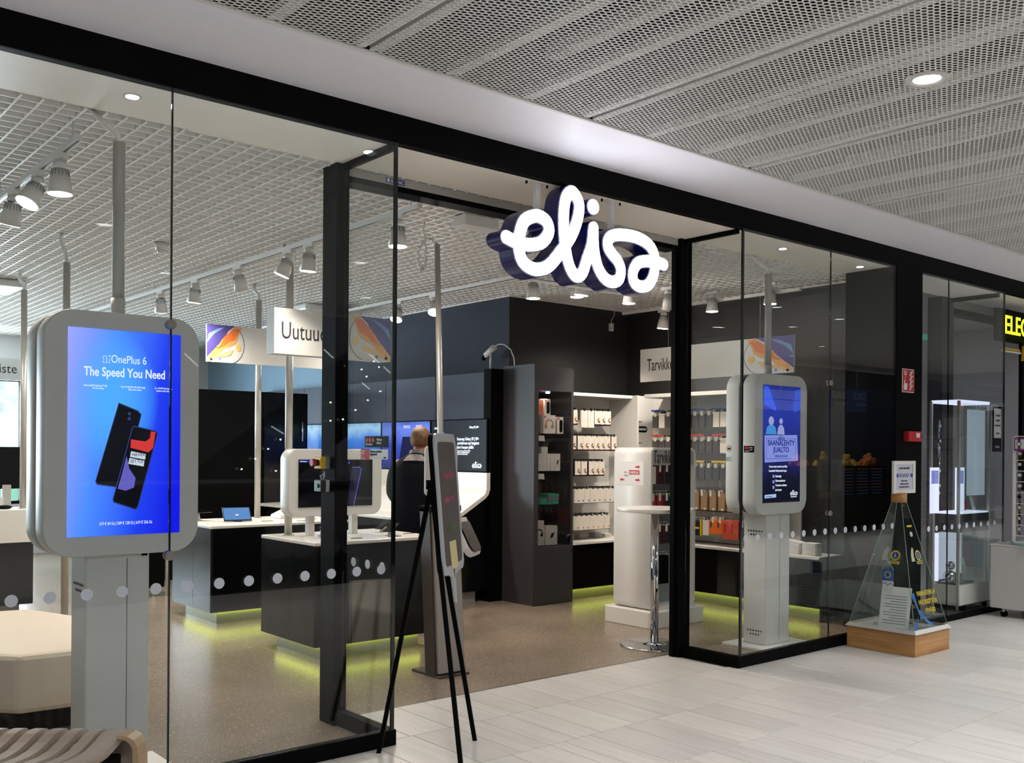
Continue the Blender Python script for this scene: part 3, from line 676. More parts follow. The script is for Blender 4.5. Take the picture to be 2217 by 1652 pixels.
# ================================================================== SHOP FURNITURE
def island(label, x0, x1, y0, y1, h=0.9, led=True, group=None, inset=0.10):
    t = thing('display_counter', label, 'counter', ((x0 + x1) / 2, (y0 + y1) / 2, 0), group)
    b = MB().prism([(x0 + .02, y0 + .004), (x1 - .004, y0 + .004), (x1 - .004, y1 - .004), (x0 + .004, y1 - .004), (x0 + .004, y0 + .02)], 'z', 0.115, h - 0.028).build('body', M['black_gloss'] if led else M['black'], t)
    for fx in (0.42, 0.8):
        if x1 - x0 > 1.0 : pass
    ys = y0 + (y1 - y0) * 0.45
    box('panel_joint', M['black'], b, x0 + 0.0035, x0 + 0.0045, ys, ys + 0.003, 0.115, h - 0.03)
    box('worktop', M['white_gloss'], t, x0, x1, y0, y1, h - 0.028, h, bevel=0.006)
    box('toe_base', M['alu_dull'], t, x0 + inset, x1 - inset, y0 + inset, y1 - inset, 0.0, 0.115)
    if led:
        s = MB().box(x0 + inset - 0.02, x1 - inset, y0 + inset - 0.022, y0 + inset - 0.01, 0.108, 0.114)
        s.box(x0 + inset - 0.022, x0 + inset - 0.01, y0 + inset, y1 - inset, 0.108, 0.114).box(x1 - inset + .01, x1 - inset + 0.022, y0 + inset, y1 - inset, 0.108, 0.114)
        s.build('led_strip', M['greenled'], t)
    return t
near = island('nearest black counter with white top and green glow, beside the entrance', 3.60, 4.70, 2.07, 2.97)
farc = island('second black counter with white top and green glow, behind the nearest one', 3.63, 5.05, 4.03, 4.95)
desk = island('long service desk with cream front behind the left screen kiosk', -2.2, 2.55, 5.6, 6.5, h=0.76, led=False)
box('cream_fascia', M['white_plastic'], desk, -2.2, 2.56, 5.585, 5.60, 0.70, 1.01, bevel=0.004)
box('cream_fascia', M['white_plastic'], desk, -2.2, 2.56, 5.60, 6.0, 0.985, 1.012, bevel=0.004)
def ceil_pole(x, y, z0, r, label, flex=True, lean=0.0, top=3.09):
    t = thing('ceiling_pole', label, 'pole', (x, y, z0))
    MB().cyl((x, y, z0), (x + lean, y, top), r, n=16).build('tube', M['alu'], t)
    MB().cyl((x, y, z0), (x, y, z0 + 0.006), r * 1.6, n=16).build('flange', M['alu'], t)
    MB().tube([(x + lean, y, top - 0.01), (x + lean, y + .01, top + 0.06), (x + lean - 0.03, y + 0.05, 3.20), (x + lean - 0.02, y + 0.06, 3.27)], r * 0.55).build('flex_conduit', M['white_plastic'], t)
    return t
ceil_pole(3.755, 2.80, 0.9, 0.030, 'brushed steel pole rising from the nearest black counter')
ceil_pole(4.42, 4.75, 0.9, 0.030, 'brushed steel pole rising from the second black counter')
ceil_pole(2.47, 5.68, 1.012, 0.028, 'leftmost steel pole, rising from the cream service desk')
ceil_pole(2.25, 3.54, 0.0, 0.026, 'steel pole close behind the left screen kiosk', top=3.02)

# small landscape kiosk on the near counter
t = thing('tabletop_screen', 'white rounded landscape screen standing on the nearest black counter', 'screen', (4.05, 2.63, 0.9))
P = rrect(3.63, 4.49, 1.06, 1.60, 0.085, 8)
MB().prism(P, 'y', 2.56, 2.70, True).build('housing', M['white_plastic'], t, bevel=0.006)
ds = box('display', M['screenoff'], t, 3.715, 4.395, 2.554, 2.561, 1.135, 1.515)
box('header_print', emis('screen_blue_tag', '#2c3cc0', 0.7), ds, 3.72, 3.82, 2.553, 2.554, 1.493, 1.508)
text('Nettikauppa', 0.013, MT, ds, (3.725, 2.5525, 1.496), sx=0.9); text('OnePlus 6', 0.04, emis('screen_blue_word', '#5a5af0', 0.8), ds, (4.02, 2.5525, 1.478), sx=0.95)
MB().prism([(4.20, 1.45), (4.27, 1.455), (4.285, 1.44), (4.215, 1.14), (4.15, 1.14)], 'y', 2.552, 2.5538).build('phone_print', emis('screen_phone', '#0c0d2c', 0.9), ds)
MB().tube([(4.20, 2.5525, 1.452), (4.27, 2.5525, 1.452), (4.287, 2.5525, 1.435), (4.216, 2.5525, 1.14)], 0.0022, 5).build('phone_rim_print', emis('screen_rim', '#6a6cf0', 0.9), ds)
for x in (3.83, 4.23): box('leg', M['white_plastic'], t, x, x + 0.055, 2.60, 2.66, 0.90, 1.065, bevel=0.004)

# phones and tablets on stands
def gadget(label, x, y, z, w, d, tilt, rz, scr, h=0.07, group=None):
    t = thing('tablet_stand' if w > 0.15 else 'phone_stand', label, 'device', (0, 0, 0), group)
    c, s_ = math.cos(tilt), math.sin(tilt)
    def pl(u, v, k): return (u, v * c - k * s_, h + v * s_ + k * c)
    def slab(u0, u1, v0, v1, k0, k1):
        q = MB(); vs = [pl(u, v, k) for k in (k0, k1) for v in (v0, v1) for u in (u0, u1)]
        return q.add(vs, [(0, 2, 3, 1), (4, 5, 7, 6), (0, 1, 5, 4), (2, 6, 7, 3), (0, 4, 6, 2), (1, 3, 7, 5)])
    slab(-w / 2, w / 2, -d / 2, d / 2, 0, 0.008).build('device', M['black_gloss'], t, bevel=0.003)
    slab(-w / 2 + .008, w / 2 - .008, -d / 2 + .012, d / 2 - .012, 0.008, 0.0088).build('display', scr, t)
    MB().cyl((0, 0.0, 0.0), (0, 0.0, h), 0.035, 0.022, n=14).build('stand', M['white_plastic'], t)
    MB().cyl((0, 0, 0), (0, 0, 0.004), 0.05, n=16).build('stand_foot', M['white_plastic'], t)
    MB().tube([(0.02, 0.02, 0.03), (0.05, 0.05, 0.015), (0.06, 0.02, 0.008), (0.03, -0.04, 0.006)], 0.003, 6).build('cable', M['white_plastic'], t)
    t.location = (x, y, z); t.rotation_euler = (0, 0, rz); return t
SB = emis('tablet_blue', '#5f93d8', 0.75); SD = M['screenoff']; SV = emis('tablet_violet', '#8b92e8', 0.6)
gadget('tablet with a bright blue screen tilted on the second counter', 4.05, 4.42, 0.9, 0.26, 0.18, 0.75, -0.25, SB)
gadget('dark tablet lying nearly flat at the left end of the second counter', 3.78, 4.72, 0.9, 0.24, 0.16, 0.15, 0.3, SD, 0.09)
gadget('phone on a stand at the left end of the nearest counter, by the steel pole', 3.86, 2.42, 0.9, 0.16, 0.08, 0.9, 0.9, SV, 0.06)
gadget('phone on a white stand at the right end of the nearest counter', 4.55, 2.62, 0.9, 0.08, 0.15, 0.5, -1.3, SD, 0.06)
gadget('phone on a white stand in the middle right of the nearest counter', 4.42, 2.30, 0.9, 0.08, 0.15, 0.4, -1.1, SD, 0.06)
for i, (x, y, w_) in enumerate([(4.32, 2.18, 0.12), (4.58, 2.35, 0.12), (4.0, 2.22, 0.1), (4.25, 4.3, 0.12), (4.72, 4.3, 0.12), (4.55, 4.15, 0.1)]):
    o = MB().box(x, x + w_, y, y + 0.018, 0.900, 0.9035).build('price_label', M['black'], None, origin=True); o['label'] = 'thin dark price strip on the ' + ['front edge of the nearest counter, right of centre', 'right end of the nearest counter', 'front left of the nearest counter', 'middle of the second counter', 'right end of the second counter', 'front edge of the second counter'][i]; o['category'] = 'label'; o['group'] = 'price strips on the counters'
t = thing('product_riser', 'white wedge shaped product stand on the second counter', 'stand', (4.72, 4.6, 0.9))
MB().prism([(4.55, 0.9), (4.86, 0.9), (4.86, 1.045), (4.83, 1.055), (4.55, 0.935)], 'y', 4.5, 4.72).build('wedge', M['white_gloss'], t, bevel=0.006)
MB().cyl((4.78, 4.62, 1.04), (4.78, 4.62, 1.07), 0.03, n=14).build('knob', M['white_plastic'], t)
# stuff on the service desk
t = thing('monitor', 'black computer monitor on the cream service desk', 'monitor', (2.36, 6.25, 0.76))
MB().box(2.20, 2.74, 6.30, 6.34, 1.18, 1.60).build('panel', M['black'], t, bevel=0.006)
MB().box(2.43, 2.51, 6.29, 6.33, 0.78, 1.22).box(2.35, 2.59, 6.22, 6.40, 0.76, 0.775).build('foot', M['alu_dull'], t)
for i, (x, lb) in enumerate(((2.12, 'dark computer mouse shaped box on the service desk'), (1.9, 'white paper tray with leaflets on the service desk'))):
    if i == 0:
        o = MB().sphere((x + .2, 5.72, 1.03), 0.07, 12, (1.0, 0.8, 0.28)).build('desk_phone', M['black'], None, origin=True)
    else:
        o = MB().box(x - .2, x + .1, 5.70, 5.9, 1.012, 1.04).box(x - .15, x + .05, 5.72, 5.88, 1.04, 1.055).build('paper_tray', M['white_plastic'], None, origin=True)
    o['label'] = lb; o['category'] = 'desk item'
t = thing('leaflet_holder', 'tangle of clear leaflet holders and pens on the service desk', 'holder', (1.7, 5.75, 1.012))
for i in range(5):
    MB().box(2.02 + 0.07 * i, 2.06 + 0.07 * i, 5.82, 5.84, 1.012, 1.10 + 0.02 * (i % 3)).build('leaflet', [M['paper'], SV, M['white_plastic'], M['red'], M['paper']][i], t)
# stool / table frame seen under the kiosk
t = thing('side_chair', 'white framed chair with black seat shell behind the left kiosk', 'chair', (3.75, 6.1, 0))
MB().tube([(3.62, 6.1, 0), (3.62, 6.1, 0.68), (3.66, 6.1, 0.72), (3.98, 6.1, 0.72), (4.02, 6.1, 0.68), (4.02, 6.1, 0)], 0.02).build('frame', M['white_plastic'], t)
MB().tube([(3.62, 6.5, 0), (3.62, 6.5, 0.44), (4.02, 6.5, 0.44), (4.02, 6.5, 0)], 0.018).build('rear_frame', M['white_plastic'], t)
box('seat', M['black'], t, 3.62, 4.0, 6.1, 6.52, 0.43, 0.47, bevel=0.01); box('backrest', M['black'], t, 3.66, 3.98, 6.06, 6.09, 0.1, 0.66, bevel=0.01)

# ottomans
t = thing('ottoman', 'large cream angular ottoman seat behind the left window', 'ottoman', (1.4, 2.2, 0))
OP = [(1.42, 1.42), (1.95, 1.38), (2.14, 1.9), (2.10, 2.5), (1.90, 3.08), (1.68, 3.13), (0.95, 2.95), (0.80, 2.1)]
OB = [(1.45 + (x - 1.45) * .9, 2.25 + (y - 2.25) * .9) for x, y in OP]
MB().prism(OP, 'z', 0.12, 0.45).build('cushion', M['cream'], t, bevel=0.03)
MB().prism(OB, 'z', 0, 0.12).build('plinth', M['black'], t)

# ---------------- screen wall along x = 6.5
t = thing('screen_wall', 'slate blue screen wall unit with a flowing white worktop and black base', 'wall unit', (6.5, 6.2, 0))
box('upper_panel', M['navywall2'], t, 6.52, 6.74, 3.72, 9.2, 1.36, 2.43)
box('end_panel', M['black'], t, 6.50, 6.74, 3.60, 3.72, 0.0, 2.46)
for yj in (4.62, 5.65, 6.68, 7.71): box('panel_joint', M['black'], t, 6.5185, 6.52, yj, yj + 0.006, 1.93, 2.43)
prof = [(6.53, 1.36), (6.45, 1.36), (6.45, 1.19), (6.44, 1.155), (6.42, 1.13), (6.12, 0.955), (5.98, 0.91), (5.60, 0.90), (5.60, 0.872), (5.99, 0.872), (6.14, 0.918), (6.44, 1.09), (6.48, 1.13), (6.50, 1.18), (6.53, 1.20)]
MB().prism(prof, 'y', 3.60, 7.25).build('white_worktop', M['white_gloss'], t, bevel=0.004)
MB().prism([(6.52, 0.12), (6.06, 0.12), (5.70, 0.12), (5.70, 0.872), (5.99, 0.871), (6.14, 0.917), (6.44, 1.089), (6.50, 1.18)], 'y', 3.66, 7.24).build('black_base', M['black_gloss'], t)
box('toe_base', M['alu_dull'], t, 5.86, 6.40, 3.72, 7.2, 0, 0.12)
MTV = [grad_screen('tv_%d' % i, st, 3.6, 9, 1.35, 1.93, s_, 'dark') for i, (st, s_) in enumerate((
    ([(0, '#04060b'), (0.6, '#070b16'), (1, '#0d1526')], 1.0),
    ([(0, '#1a2060'), (0.5, '#3a4ab8'), (0.75, '#6a86e8'), (1, '#2a3a88')], 0.9),
    ([(0, '#20305a'), (0.35, '#2d55b8'), (0.62, '#3f86e8'), (0.8, '#a9d4f5'), (1, '#3a6fb0')], 0.9),
    ([(0, '#20305a'), (0.35, '#2d55b8'), (0.62, '#3f86e8'), (0.8, '#a9d4f5'), (1, '#3a6fb0')], 0.8)))]
names = ['wall screen with white phone advert text beside the black end panel', 'wall screen with violet glow and phones behind the man in the navy jacket', 'bright blue wall screen, third from the black end panel', 'farthest blue wall screen next to the partition']
for i in range(4):
    y0 = 3.63 + 1.03 * i
    tv = thing('wall_screen', names[i], 'screen', (6.5, y0 + 0.5, 1.36))
    box('housing', M['black'], tv, 6.478, 6.52, y0, y0 + 1.015, 1.362, 1.935, bevel=0.002)
    s_ = box('display', MTV[i], tv, 6.475, 6.478, y0 + 0.012, y0 + 1.003, 1.374, 1.923)
    if i == 0:
        for k, (s, sz, yy_, zz_) in enumerate((('Galaxy S9 | S9+', 0.032, 3.935, 1.835), ('Samsung Galaxy S9 | S9+', 0.047, 4.155, 1.705), ('-puhelimeen nyt langaton', 0.047, 4.155, 1.660), ('laturi kaupan päälle', 0.047, 4.155, 1.615), ('Ostaessasi Samsung Galaxy S9 tai S9+', 0.019, 4.15, 1.585), ('puhelimen saat langattoman laturin', 0.019, 4.15, 1.567), ('Tarjous voimassa 20.5. saakka', 0.019, 4.15, 1.549), ('SAMSUNG', 0.03, 4.58, 1.83))):
            text(s, sz, MT, s_, (6.4735, yy_, zz_), face='-x', sx=0.82, bold=0.0006)
        mini_logo(s_, MT, 6.4735, 3.80, 1.44, 0.17, '-x')
        MB().prism([(4.40, 1.80), (4.50, 1.78), (4.44, 1.45), (4.33, 1.47)], 'x', 6.4735, 6.4748).build('phone_print', emis('tv_phone', '#16224e', 0.8), s_)
        MB().tube([(6.4735, 4.40, 1.80), (6.4735, 4.33, 1.60), (6.4735, 4.36, 1.50)], 0.004, 5).build('glow_print', emis('tv_glow', '#7a86f0', 0.9), s_)
    if i == 1:
        text('HOGG', 0.05, MT, s_, (6.4735, 5.20, 1.85), face='-x', sx=0.9); text('YOOG', 0.05, MT, s_, (6.4735, 4.95, 1.85), face='-x', sx=0.9)
        MB().prism([(5.22, 1.75), (4.98, 1.75), (5.02, 1.45), (5.3, 1.42)], 'x', 6.4735, 6.4748).build('phone_print', emis('tv_phone2', '#141a4a', 0.8), s_)
gadget('flat tablet with blue screen on the white worktop below the first wall screen', 6.0, 4.02, 0.918, 0.2, 0.26, 0.0, 0.0, SB, 0.012)
for i, (x, y) in enumerate(((5.85, 5.3), (5.85, 5.75), (5.85, 6.2))):
    gadget('phone on a white stand on the flowing white worktop, ' + ['nearest to the person', 'middle one', 'farthest one'][i], x, y, 0.905, 0.08, 0.15, 0.45, -1.2, SD, 0.06, 'phones on the flowing worktop')
# ---------------- camera above the screen wall
t = thing('security_camera', 'small white security camera with a looping cable on top of the screen wall', 'camera', (6.62, 3.74, 2.46))
MB().cyl((6.60, 3.735, 2.46), (6.60, 3.735, 2.64), 0.011).cyl((6.60, 3.735, 2.46), (6.60, 3.735, 2.468), 0.04, n=16).build('stem', M['white_plastic'], t)
MB().tube([(6.60, 3.815, 2.615), (6.60, 3.665, 2.70)], 0.036, 4).build('camera_body', M['white_plastic'], t)
MB().tube([(6.60, 3.865, 2.585), (6.60, 3.81, 2.617)], 0.024, 12).build('lens', M['black'], t)
MB().tube([(6.60, 3.67, 2.70), (6.61, 3.62, 2.725), (6.63, 3.55, 2.72), (6.66, 3.47, 2.66), (6.67, 3.43, 2.57), (6.67, 3.42, 2.49)], 0.006).build('cable', M['white_plastic'], t)
# ---------------- tall charcoal display cabinet
t = thing('display_cabinet', 'tall charcoal display cabinet with smoked glass door', 'cabinet', (6.95, 3.35, 0))
cx0, cx1, cy0, cy1 = 6.67, 7.225, 3.10, 3.60
MB().box(cx0, cx0 + 0.06, cy0, cy1, 0, 2.49).box(cx1 - 0.03, cx1, cy0, cy1, 0.0, 2.46).box(cx0 + .06, cx1 - .03, cy0, cy1, 2.22, 2.475).build('carcass', M['charcoal'], t)
box('back_panel', M['charcoal_in'], t, cx0 + .06, cx1 - .03, cy1 - 0.02, cy1, 0.6, 2.22)
lw = box('lower_door', M['charcoal'], t, cx0 + .02, cx1, cy0 - 0.005, cy1 - 0.03, 0.005, 0.60, bevel=0.002)
MB().cyl((7.19, cy0 - 0.02, 0.55), (7.19, cy0 - 0.004, 0.55), 0.012).build('lock', M['chrome'], lw)
gd = box('glass_door', M['smoked'], t, cx0 + .06, cx1 - .032, cy0 + 0.006, cy0 + 0.012, 0.61, 2.215)
MB().cyl((7.165, cy0 - 0.012, 0.70), (7.165, cy0 + .006, 0.70), 0.02, n=16).build('knob', M['chrome'], gd)
for z in (1.778, 1.387, 1.039): box('shelf', M['case_glass'], t, cx0 + .061, cx1 - .031, cy0 + .03, cy1 - .021, z - 0.008, z)
for x in (6.79, 6.99):
    MB().cyl((x, 3.25, 2.205), (x, 3.25, 2.2195), 0.022, n=16).build('cabinet_spot', M['led'], t)
spot_light('cabinet_lamp', (6.93, 3.25, 2.19), (6.95, 3.35, 0.6), 14, (1, 0.8, 0.6), 110, 0.5, 0.03)
spot_light('cabinet_lamp', (6.93, 3.08, 2.9), (6.95, 3.4, 0.9), 10, (1, 0.9, 0.8), 60, 0.5, 0.03)
BX = []
def pbox(label, cat, x0, x1, y0, y1, z0, z1, m, extras=(), group=None, name='product_box'):
    t_ = thing(name, label, cat, ((x0 + x1) / 2, (y0 + y1) / 2, z0), group)
    b_ = box('carton', m, t_, x0, x1, y0, y1, z0, z1, bevel=0.0015)
    for e in extras: e(b_, x0, x1, y0, z0, z1)
    return t_
BRN = mat('brown_carton', '#8c4a35', 0.6); WB = mat('white_carton', '#dedad2', 0.5); TEAL = mat('teal_carton', '#3f9c86', 0.5); ORG = mat('orange_print', '#d8622e', 0.6); TAN = mat('tan_print', '#c08a58', 0.6)
def sp_speaker(b_, x0, x1, y0, z0, z1):
    cx = (x0 + x1) / 2 + .01; MB().prism(rrect(cx - .022, cx + .022, z0 + .015, z1 - .03, .018, 4), 'y', y0 - .0015, y0).build('speaker_print', M['black'], b_)
    MB().box(x0 + .006, x0 + .03, y0 - .0022, y0, z1 - .028, z1 - .006).build('badge_print', ORG, b_)
def sp_head(col):
    def f(b_, x0, x1, y0, z0, z1):
        cx = (x0 + x1) / 2; cz = (z0 + z1) / 2; r = min(x1 - x0, z1 - z0) * 0.3
        MB().tube([(cx + r * math.cos(a_), y0 - .001, cz + r * math.sin(a_)) for a_ in [math.radians(-20 + 22 * k) for k in range(11)]], 0.006, 6).build('headband_print', col, b_)
        MB().cyl((cx - r, y0 - .002, cz - r * .5), (cx - r, y0, cz - r * .5), r * .42, n=12).cyl((cx + r * .8, y0 - .002, cz - r * .5), (cx + r * .8, y0, cz - r * .5), r * .42, n=12).build('earcup_print', col, b_)
        MB().box(x0 + .008, x0 + .03, y0 - .0015, y0, z1 - .03, z1 - .01).build('badge_print', ORG if col is not M['black'] else M['black'], b_)
    return f
def sp_dark(b_, x0, x1, y0, z0, z1):
    MB().prism([(x0 + (x1 - x0) * .35, z0 + (z1 - z0) * .35), (x0 + (x1 - x0) * .6, z0 + (z1 - z0) * .4), (x0 + (x1 - x0) * .75, z0 + (z1 - z0) * .65), (x0 + (x1 - x0) * .5, z0 + (z1 - z0) * .62)], 'y', y0 - .0015, y0).build('product_print', M['kiosk_dark'], b_)
pbox('brown and white speaker carton standing on the headphone boxes, top shelf', 'box', 6.935, 7.02, 3.24, 3.38, 1.975, 2.145, WB, (sp_speaker,))
pbox('reddish brown carton at the left of the top shelf, right one', 'box', 6.86, 6.93, 3.25, 3.40, 1.975, 2.14, BRN); pbox('reddish brown carton against the cabinet side, top shelf', 'box', 6.74, 6.855, 3.25, 3.40, 1.975, 2.13, BRN)
pbox('white headphone box with tan headphones on the top shelf', 'box', 6.86, 7.03, 3.17, 3.30, 1.778, 1.972, WB, (sp_head(TAN),))
pbox('grey fronted box at the left of the headphone box', 'box', 6.74, 6.85, 3.20, 3.32, 1.778, 1.972, mat('grey_carton', '#6b6764', 0.5))
pbox('white carton with a dark blue speaker, right of the headphone box', 'box', 7.045, 7.135, 3.16, 3.28, 1.778, 1.955, WB, (sp_speaker,))
for i in range(6):
    pbox('white accessory carton, %s of the row on the second cabinet shelf' % ['first', 'second', 'third', 'fourth', 'fifth', ''][i] if i < 5 else 'last white carton of the row on the second shelf, dark corner print', 'box', 6.745 + .055 * i, 6.797 + .055 * i + (.03 if i == 5 else 0), 3.17, 3.26, 1.387, 1.567, WB, (sp_dark,) if i in (0, 5) else (), 'white cartons on the second shelf' if i < 5 else None)
pbox('small white box on top of the white carton row', 'box', 6.95, 7.04, 3.3, 3.36, 1.387, 1.64, WB)
for k in range(3): pbox(['lowest', 'middle', 'topmost'][k] + ' teal edged flat box of the stack on the third shelf', 'box', 6.95 + .004 * k, 7.10 + .003 * k, 3.19, 3.34, 1.039 + .036 * k, 1.073 + .036 * k, TEAL if k != 1 else M['greyplastic'])
pbox('tall white and teal wedge box at the left of the third shelf', 'box', 6.74, 6.80, 3.18, 3.3, 1.039, 1.20, WB); pbox('low white and teal box in front of the wedge box', 'box', 6.80, 6.90, 3.15, 3.24, 1.039, 1.10, TEAL)
pbox('white box with black headphones on the cabinet bottom', 'box', 6.74, 6.87, 3.16, 3.26, 0.61, 0.87, WB, (sp_head(M['black']),))
pbox('plain white box right of the black headphone box', 'box', 6.885, 7.05, 3.15, 3.27, 0.61, 0.81, WB, (sp_dark,))
for k, z in enumerate((1.755, 1.36)):
    o = MB().prism([(6.745, z - .055), (6.83, z - .06), (6.82, z + .0), (6.745, z + .0)], 'y', 3.112, 3.116).build('price_card', M['paper'], None, origin=True); o['label'] = ['white price card under the top glass shelf', 'white price card under the second glass shelf'][k]; o['category'] = 'card'

# ---------------- white accessory shelving: back unit and side unit
t = thing('accessory_shelf', 'white back wall accessory shelving with black drawer base', 'shelving', (7.75, 3.4, 0))
MB().box(7.235, 8.24, 3.56, 3.585, 0.62, 2.22).build('back_panel', M['white_plastic'], t)
box('top_board', M['white_plastic'], t, 7.235, 8.24, 3.20, 3.585, 2.195, 2.23, bevel=0.002); box('side_panel', M['white_plastic'], t, 8.24, 8.262, 3.12, 3.585, 0.62, 2.23)
box('deck', M['white_plastic'], t, 7.235, 8.26, 3.10, 3.585, 0.595, 0.62, bevel=0.002)
bs = box('drawer_base', M['black'], t, 7.235, 8.26, 3.13, 3.585, 0.12, 0.595); MB().cyl((7.93, 3.118, 0.55), (7.93, 3.13, 0.55), 0.011).build('lock', M['chrome'], bs)
box('toe_base', M['alu_dull'], t, 7.24, 8.26, 3.24, 3.585, 0, 0.12); box('led_strip', M['greenled'], t, 7.24, 8.24, 3.205, 3.215, 0.112, 0.118)
for z in (0.905, 1.245, 1.545, 1.82): box('back_joint', M['alu_dull'], t, 7.235, 8.24, 3.558, 3.56, z + 0.17, z + 0.172)
text('PUHELINSUOJAT', 0.03, M['text_dark'], t, (7.30, 3.557, 2.13), sx=0.9); text('JA KOTELOT', 0.03, M['text_dark'], t, (7.30, 3.557, 2.10), sx=0.8)
text('MUISTIKORTIT', 0.028, M['text_dark'], t, (7.34, 3.557, 1.30), sx=0.9); text('LATURIT', 0.028, M['text_dark'], t, (7.34, 3.557, 1.265), sx=0.8)
MB().box(8.263, 8.5845, 3.2005, 3.585, 0.62, 2.228).build('corner_filler', M['white_plastic'], t); MB().box(8.263, 8.5595, 3.17, 3.20, 0, 2.23).build('corner_post', M['white_plastic'], t)
MB().prism(rrect(8.30, 8.46, 1.815, 1.885, 0.0345, 6), 'y', 3.1685, 3.17).build('badge_print', M['black'], t).rotation_euler = (0, 0, 0)
text('SAMSUNG', 0.036, M['text_white'], t, (8.38, 3.1675, 1.838), align='CENTER', sx=0.75, bold=0.001); text('Suojaltomet', 0.02, M['text_dark'], t, (8.29, 3.1685, 1.93), sx=0.8); text('Suojaltomet', 0.02, M['text_dark'], t, (8.29, 3.1685, 1.69), sx=0.8)
u = thing('accessory_shelf', 'white side wall accessory shelving with phone cases and black drawer base', 'shelving', (8.4, 2.0, 0))
MB().box(8.56, 8.584, 1.20, 3.17, 0.62, 2.22).build('back_panel', M['white_plastic'], u)
box('top_board', M['white_plastic'], u, 8.22, 8.584, 1.20, 3.0, 2.195, 2.235, bevel=0.002)
box('deck', M['white_plastic'], u, 8.18, 8.584, 0.75, 3.0, 0.585, 0.61, bevel=0.002); box('drawer_base', M['black'], u, 8.21, 8.584, 0.75, 3.0, 0.12, 0.585)
box('end_panel', M['black'], u, 8.2, 8.584, 0.72, 0.75, 0, 0.61)
box('toe_base', M['alu_dull'], u, 8.32, 8.584, 0.75, 3.0, 0, 0.12); box('led_strip', M['greenled'], u, 8.285, 8.295, 0.76, 2.98, 0.112, 0.118)

# small multi-material hanging goods: one mesh each, they show only a few pixels
def combo(name, parts):
    me = bpy.data.meshes.new(name); vs = []; fs = []; mi = []; mats = []
    for mb, m_ in parts:
        if m_ not in mats: mats.append(m_)
        n = len(vs); vs += mb.v; fs += [tuple(i + n for i in f) for f in mb.f]; mi += [mats.index(m_)] * len(mb.f)
    me.from_pydata(vs, [], fs); me.polygons.foreach_set('material_index', mi)
    for m_ in mats: me.materials.append(m_)
    return me
def place(name, me, loc, rz, label, cat, group):
    o = bpy.data.objects.new(name, me); COL.objects.link(o); o.location = loc; o.rotation_euler = (0, 0, rz); o['label'] = label; o['category'] = cat; o['group'] = group; return o
PKW = mat('pack_white', '#e4dccf', 0.5); PKK = mat('pack_black', '#17171b', 0.4); PKR = mat('pack_red', '#b7352b', 0.5); PKB = mat('pack_blue', '#2f4c9a', 0.5); PKT = mat('pack_tan', '#a07c58', 0.6); PKG = mat('pack_grey', '#4a4746', 0.5); PKO = mat('pack_orange', '#e56a1c', 0.5); PKY = mat('pack_yellow', '#e6bb14', 0.5)
# faces local -y; hang point at origin, body below
bA = combo('cable_pack', [(MB().box(-.0435, .0435, -.0105, .014, -.149, -.001), PKK), (MB().box(-.044, .044, -.012, -.0105, -.150, 0), PKW), (MB().box(-.0445, .0445, -.0125, .0125, -.165, -.150), PKK), (MB().box(-.044, -.0445 + .002, -.0121, .0121, -.15, 0), PKK),
     (MB().prism([(-.005, -.1), (.02, -.075), (.03, -.09), (.005, -.13)], 'y', -.0132, -.012), PKT), (MB().cyl((.026, -.0132, -.122), (.026, -.012, -.122), .011, n=10), PKK), (MB().box(.026, .044, -.0134, -.012, -.155, -.142), PKR), (MB().box(-.01, .01, -.02, .0, 0, .022), PKK)])
bB = combo('accessory_box', [(MB().box(-.04, .04, -.015, .015, -.155, 0), PKW), (MB().box(-.012, .012, -.016, .0, -.005, .022), PKK), (MB().cyl((.025, -.0162, -.13), (.025, -.015, -.13), .009, n=10), PKB), (MB().box(-.041, .041, -.0155, .0155, -.160, -.155), PKK)])
bC = combo('accessory_box', [(MB().box(-.04, .04, -.015, .015, -.155, 0), PKW), (MB().box(-.012, .012, -.016, .0, -.005, .022), PKK), (MB().cyl((.025, -.0162, -.13), (.025, -.015, -.13), .009, n=10), PKO), (MB().box(-.041, .041, -.0155, .0155, -.160, -.155), PKK)])
bD = combo('accessory_box', [(MB().box(-.047, .047, -.01, .01, -.19, 0), PKW), (MB().box(-.01, .01, -.02, .0, -.005, .022), PKK), (MB().box(-.03, .03, -.0112, -.01, -.12, -.03), M['paper'])])
cK = combo('phone_case', [(MB().box(-.04, .04, -.010, .010, -.17, -.03), PKG), (MB().box(-.018, .018, -.011, -.004, -.045, .01), PKW), (MB().box(-.008, .008, -.014, .0, .0, .022), PKK)])
cW = combo('phone_case', [(MB().box(-.04, .04, -.010, .010, -.17, -.01), PKW), (MB().box(-.008, .008, -.014, .0, -.01, .022), PKK)])
cR = combo('phone_case', [(MB().box(-.04, .04, -.012, .012, -.17, -.01), PKK), (MB().box(-.041, -.034, -.0125, .0125, -.172, -.01), M['redcase']), (MB().box(-.014, .014, -.0135, -.012, -.06, .012), PKW)])
cRR = combo('phone_case', [(MB().box(-.04, .04, -.012, .012, -.17, -.01), M['redcase']), (MB().box(-.014, .014, -.0135, -.012, -.06, .012), PKW)])
cT = combo('phone_case', [(MB().box(-.045, .045, -.008, .008, -.20, -.02), PKT), (MB().box(-.047, -.040, -.009, .009, -.205, .01), PKK), (MB().box(-.04, -.012, -.0095, -.008, -.05, .015), PKW), (MB().box(-.047, .047, -.0092, .0092, -.21, -.202), PKK), (MB().box(-.0, .03, -.0095, -.008, -.195, -.175), PKW)])
cY = combo('rugged_case', [(MB().box(-.05, .05, -.015, .015, -.18, 0), PKK), (MB().box(-.052, -.042, -.016, .016, -.182, 0), PKY), (MB().box(.042, .052, -.016, .016, -.182, 0), PKY), (MB().box(-.03, .03, -.0165, -.015, -.11, -.09), PKY)])
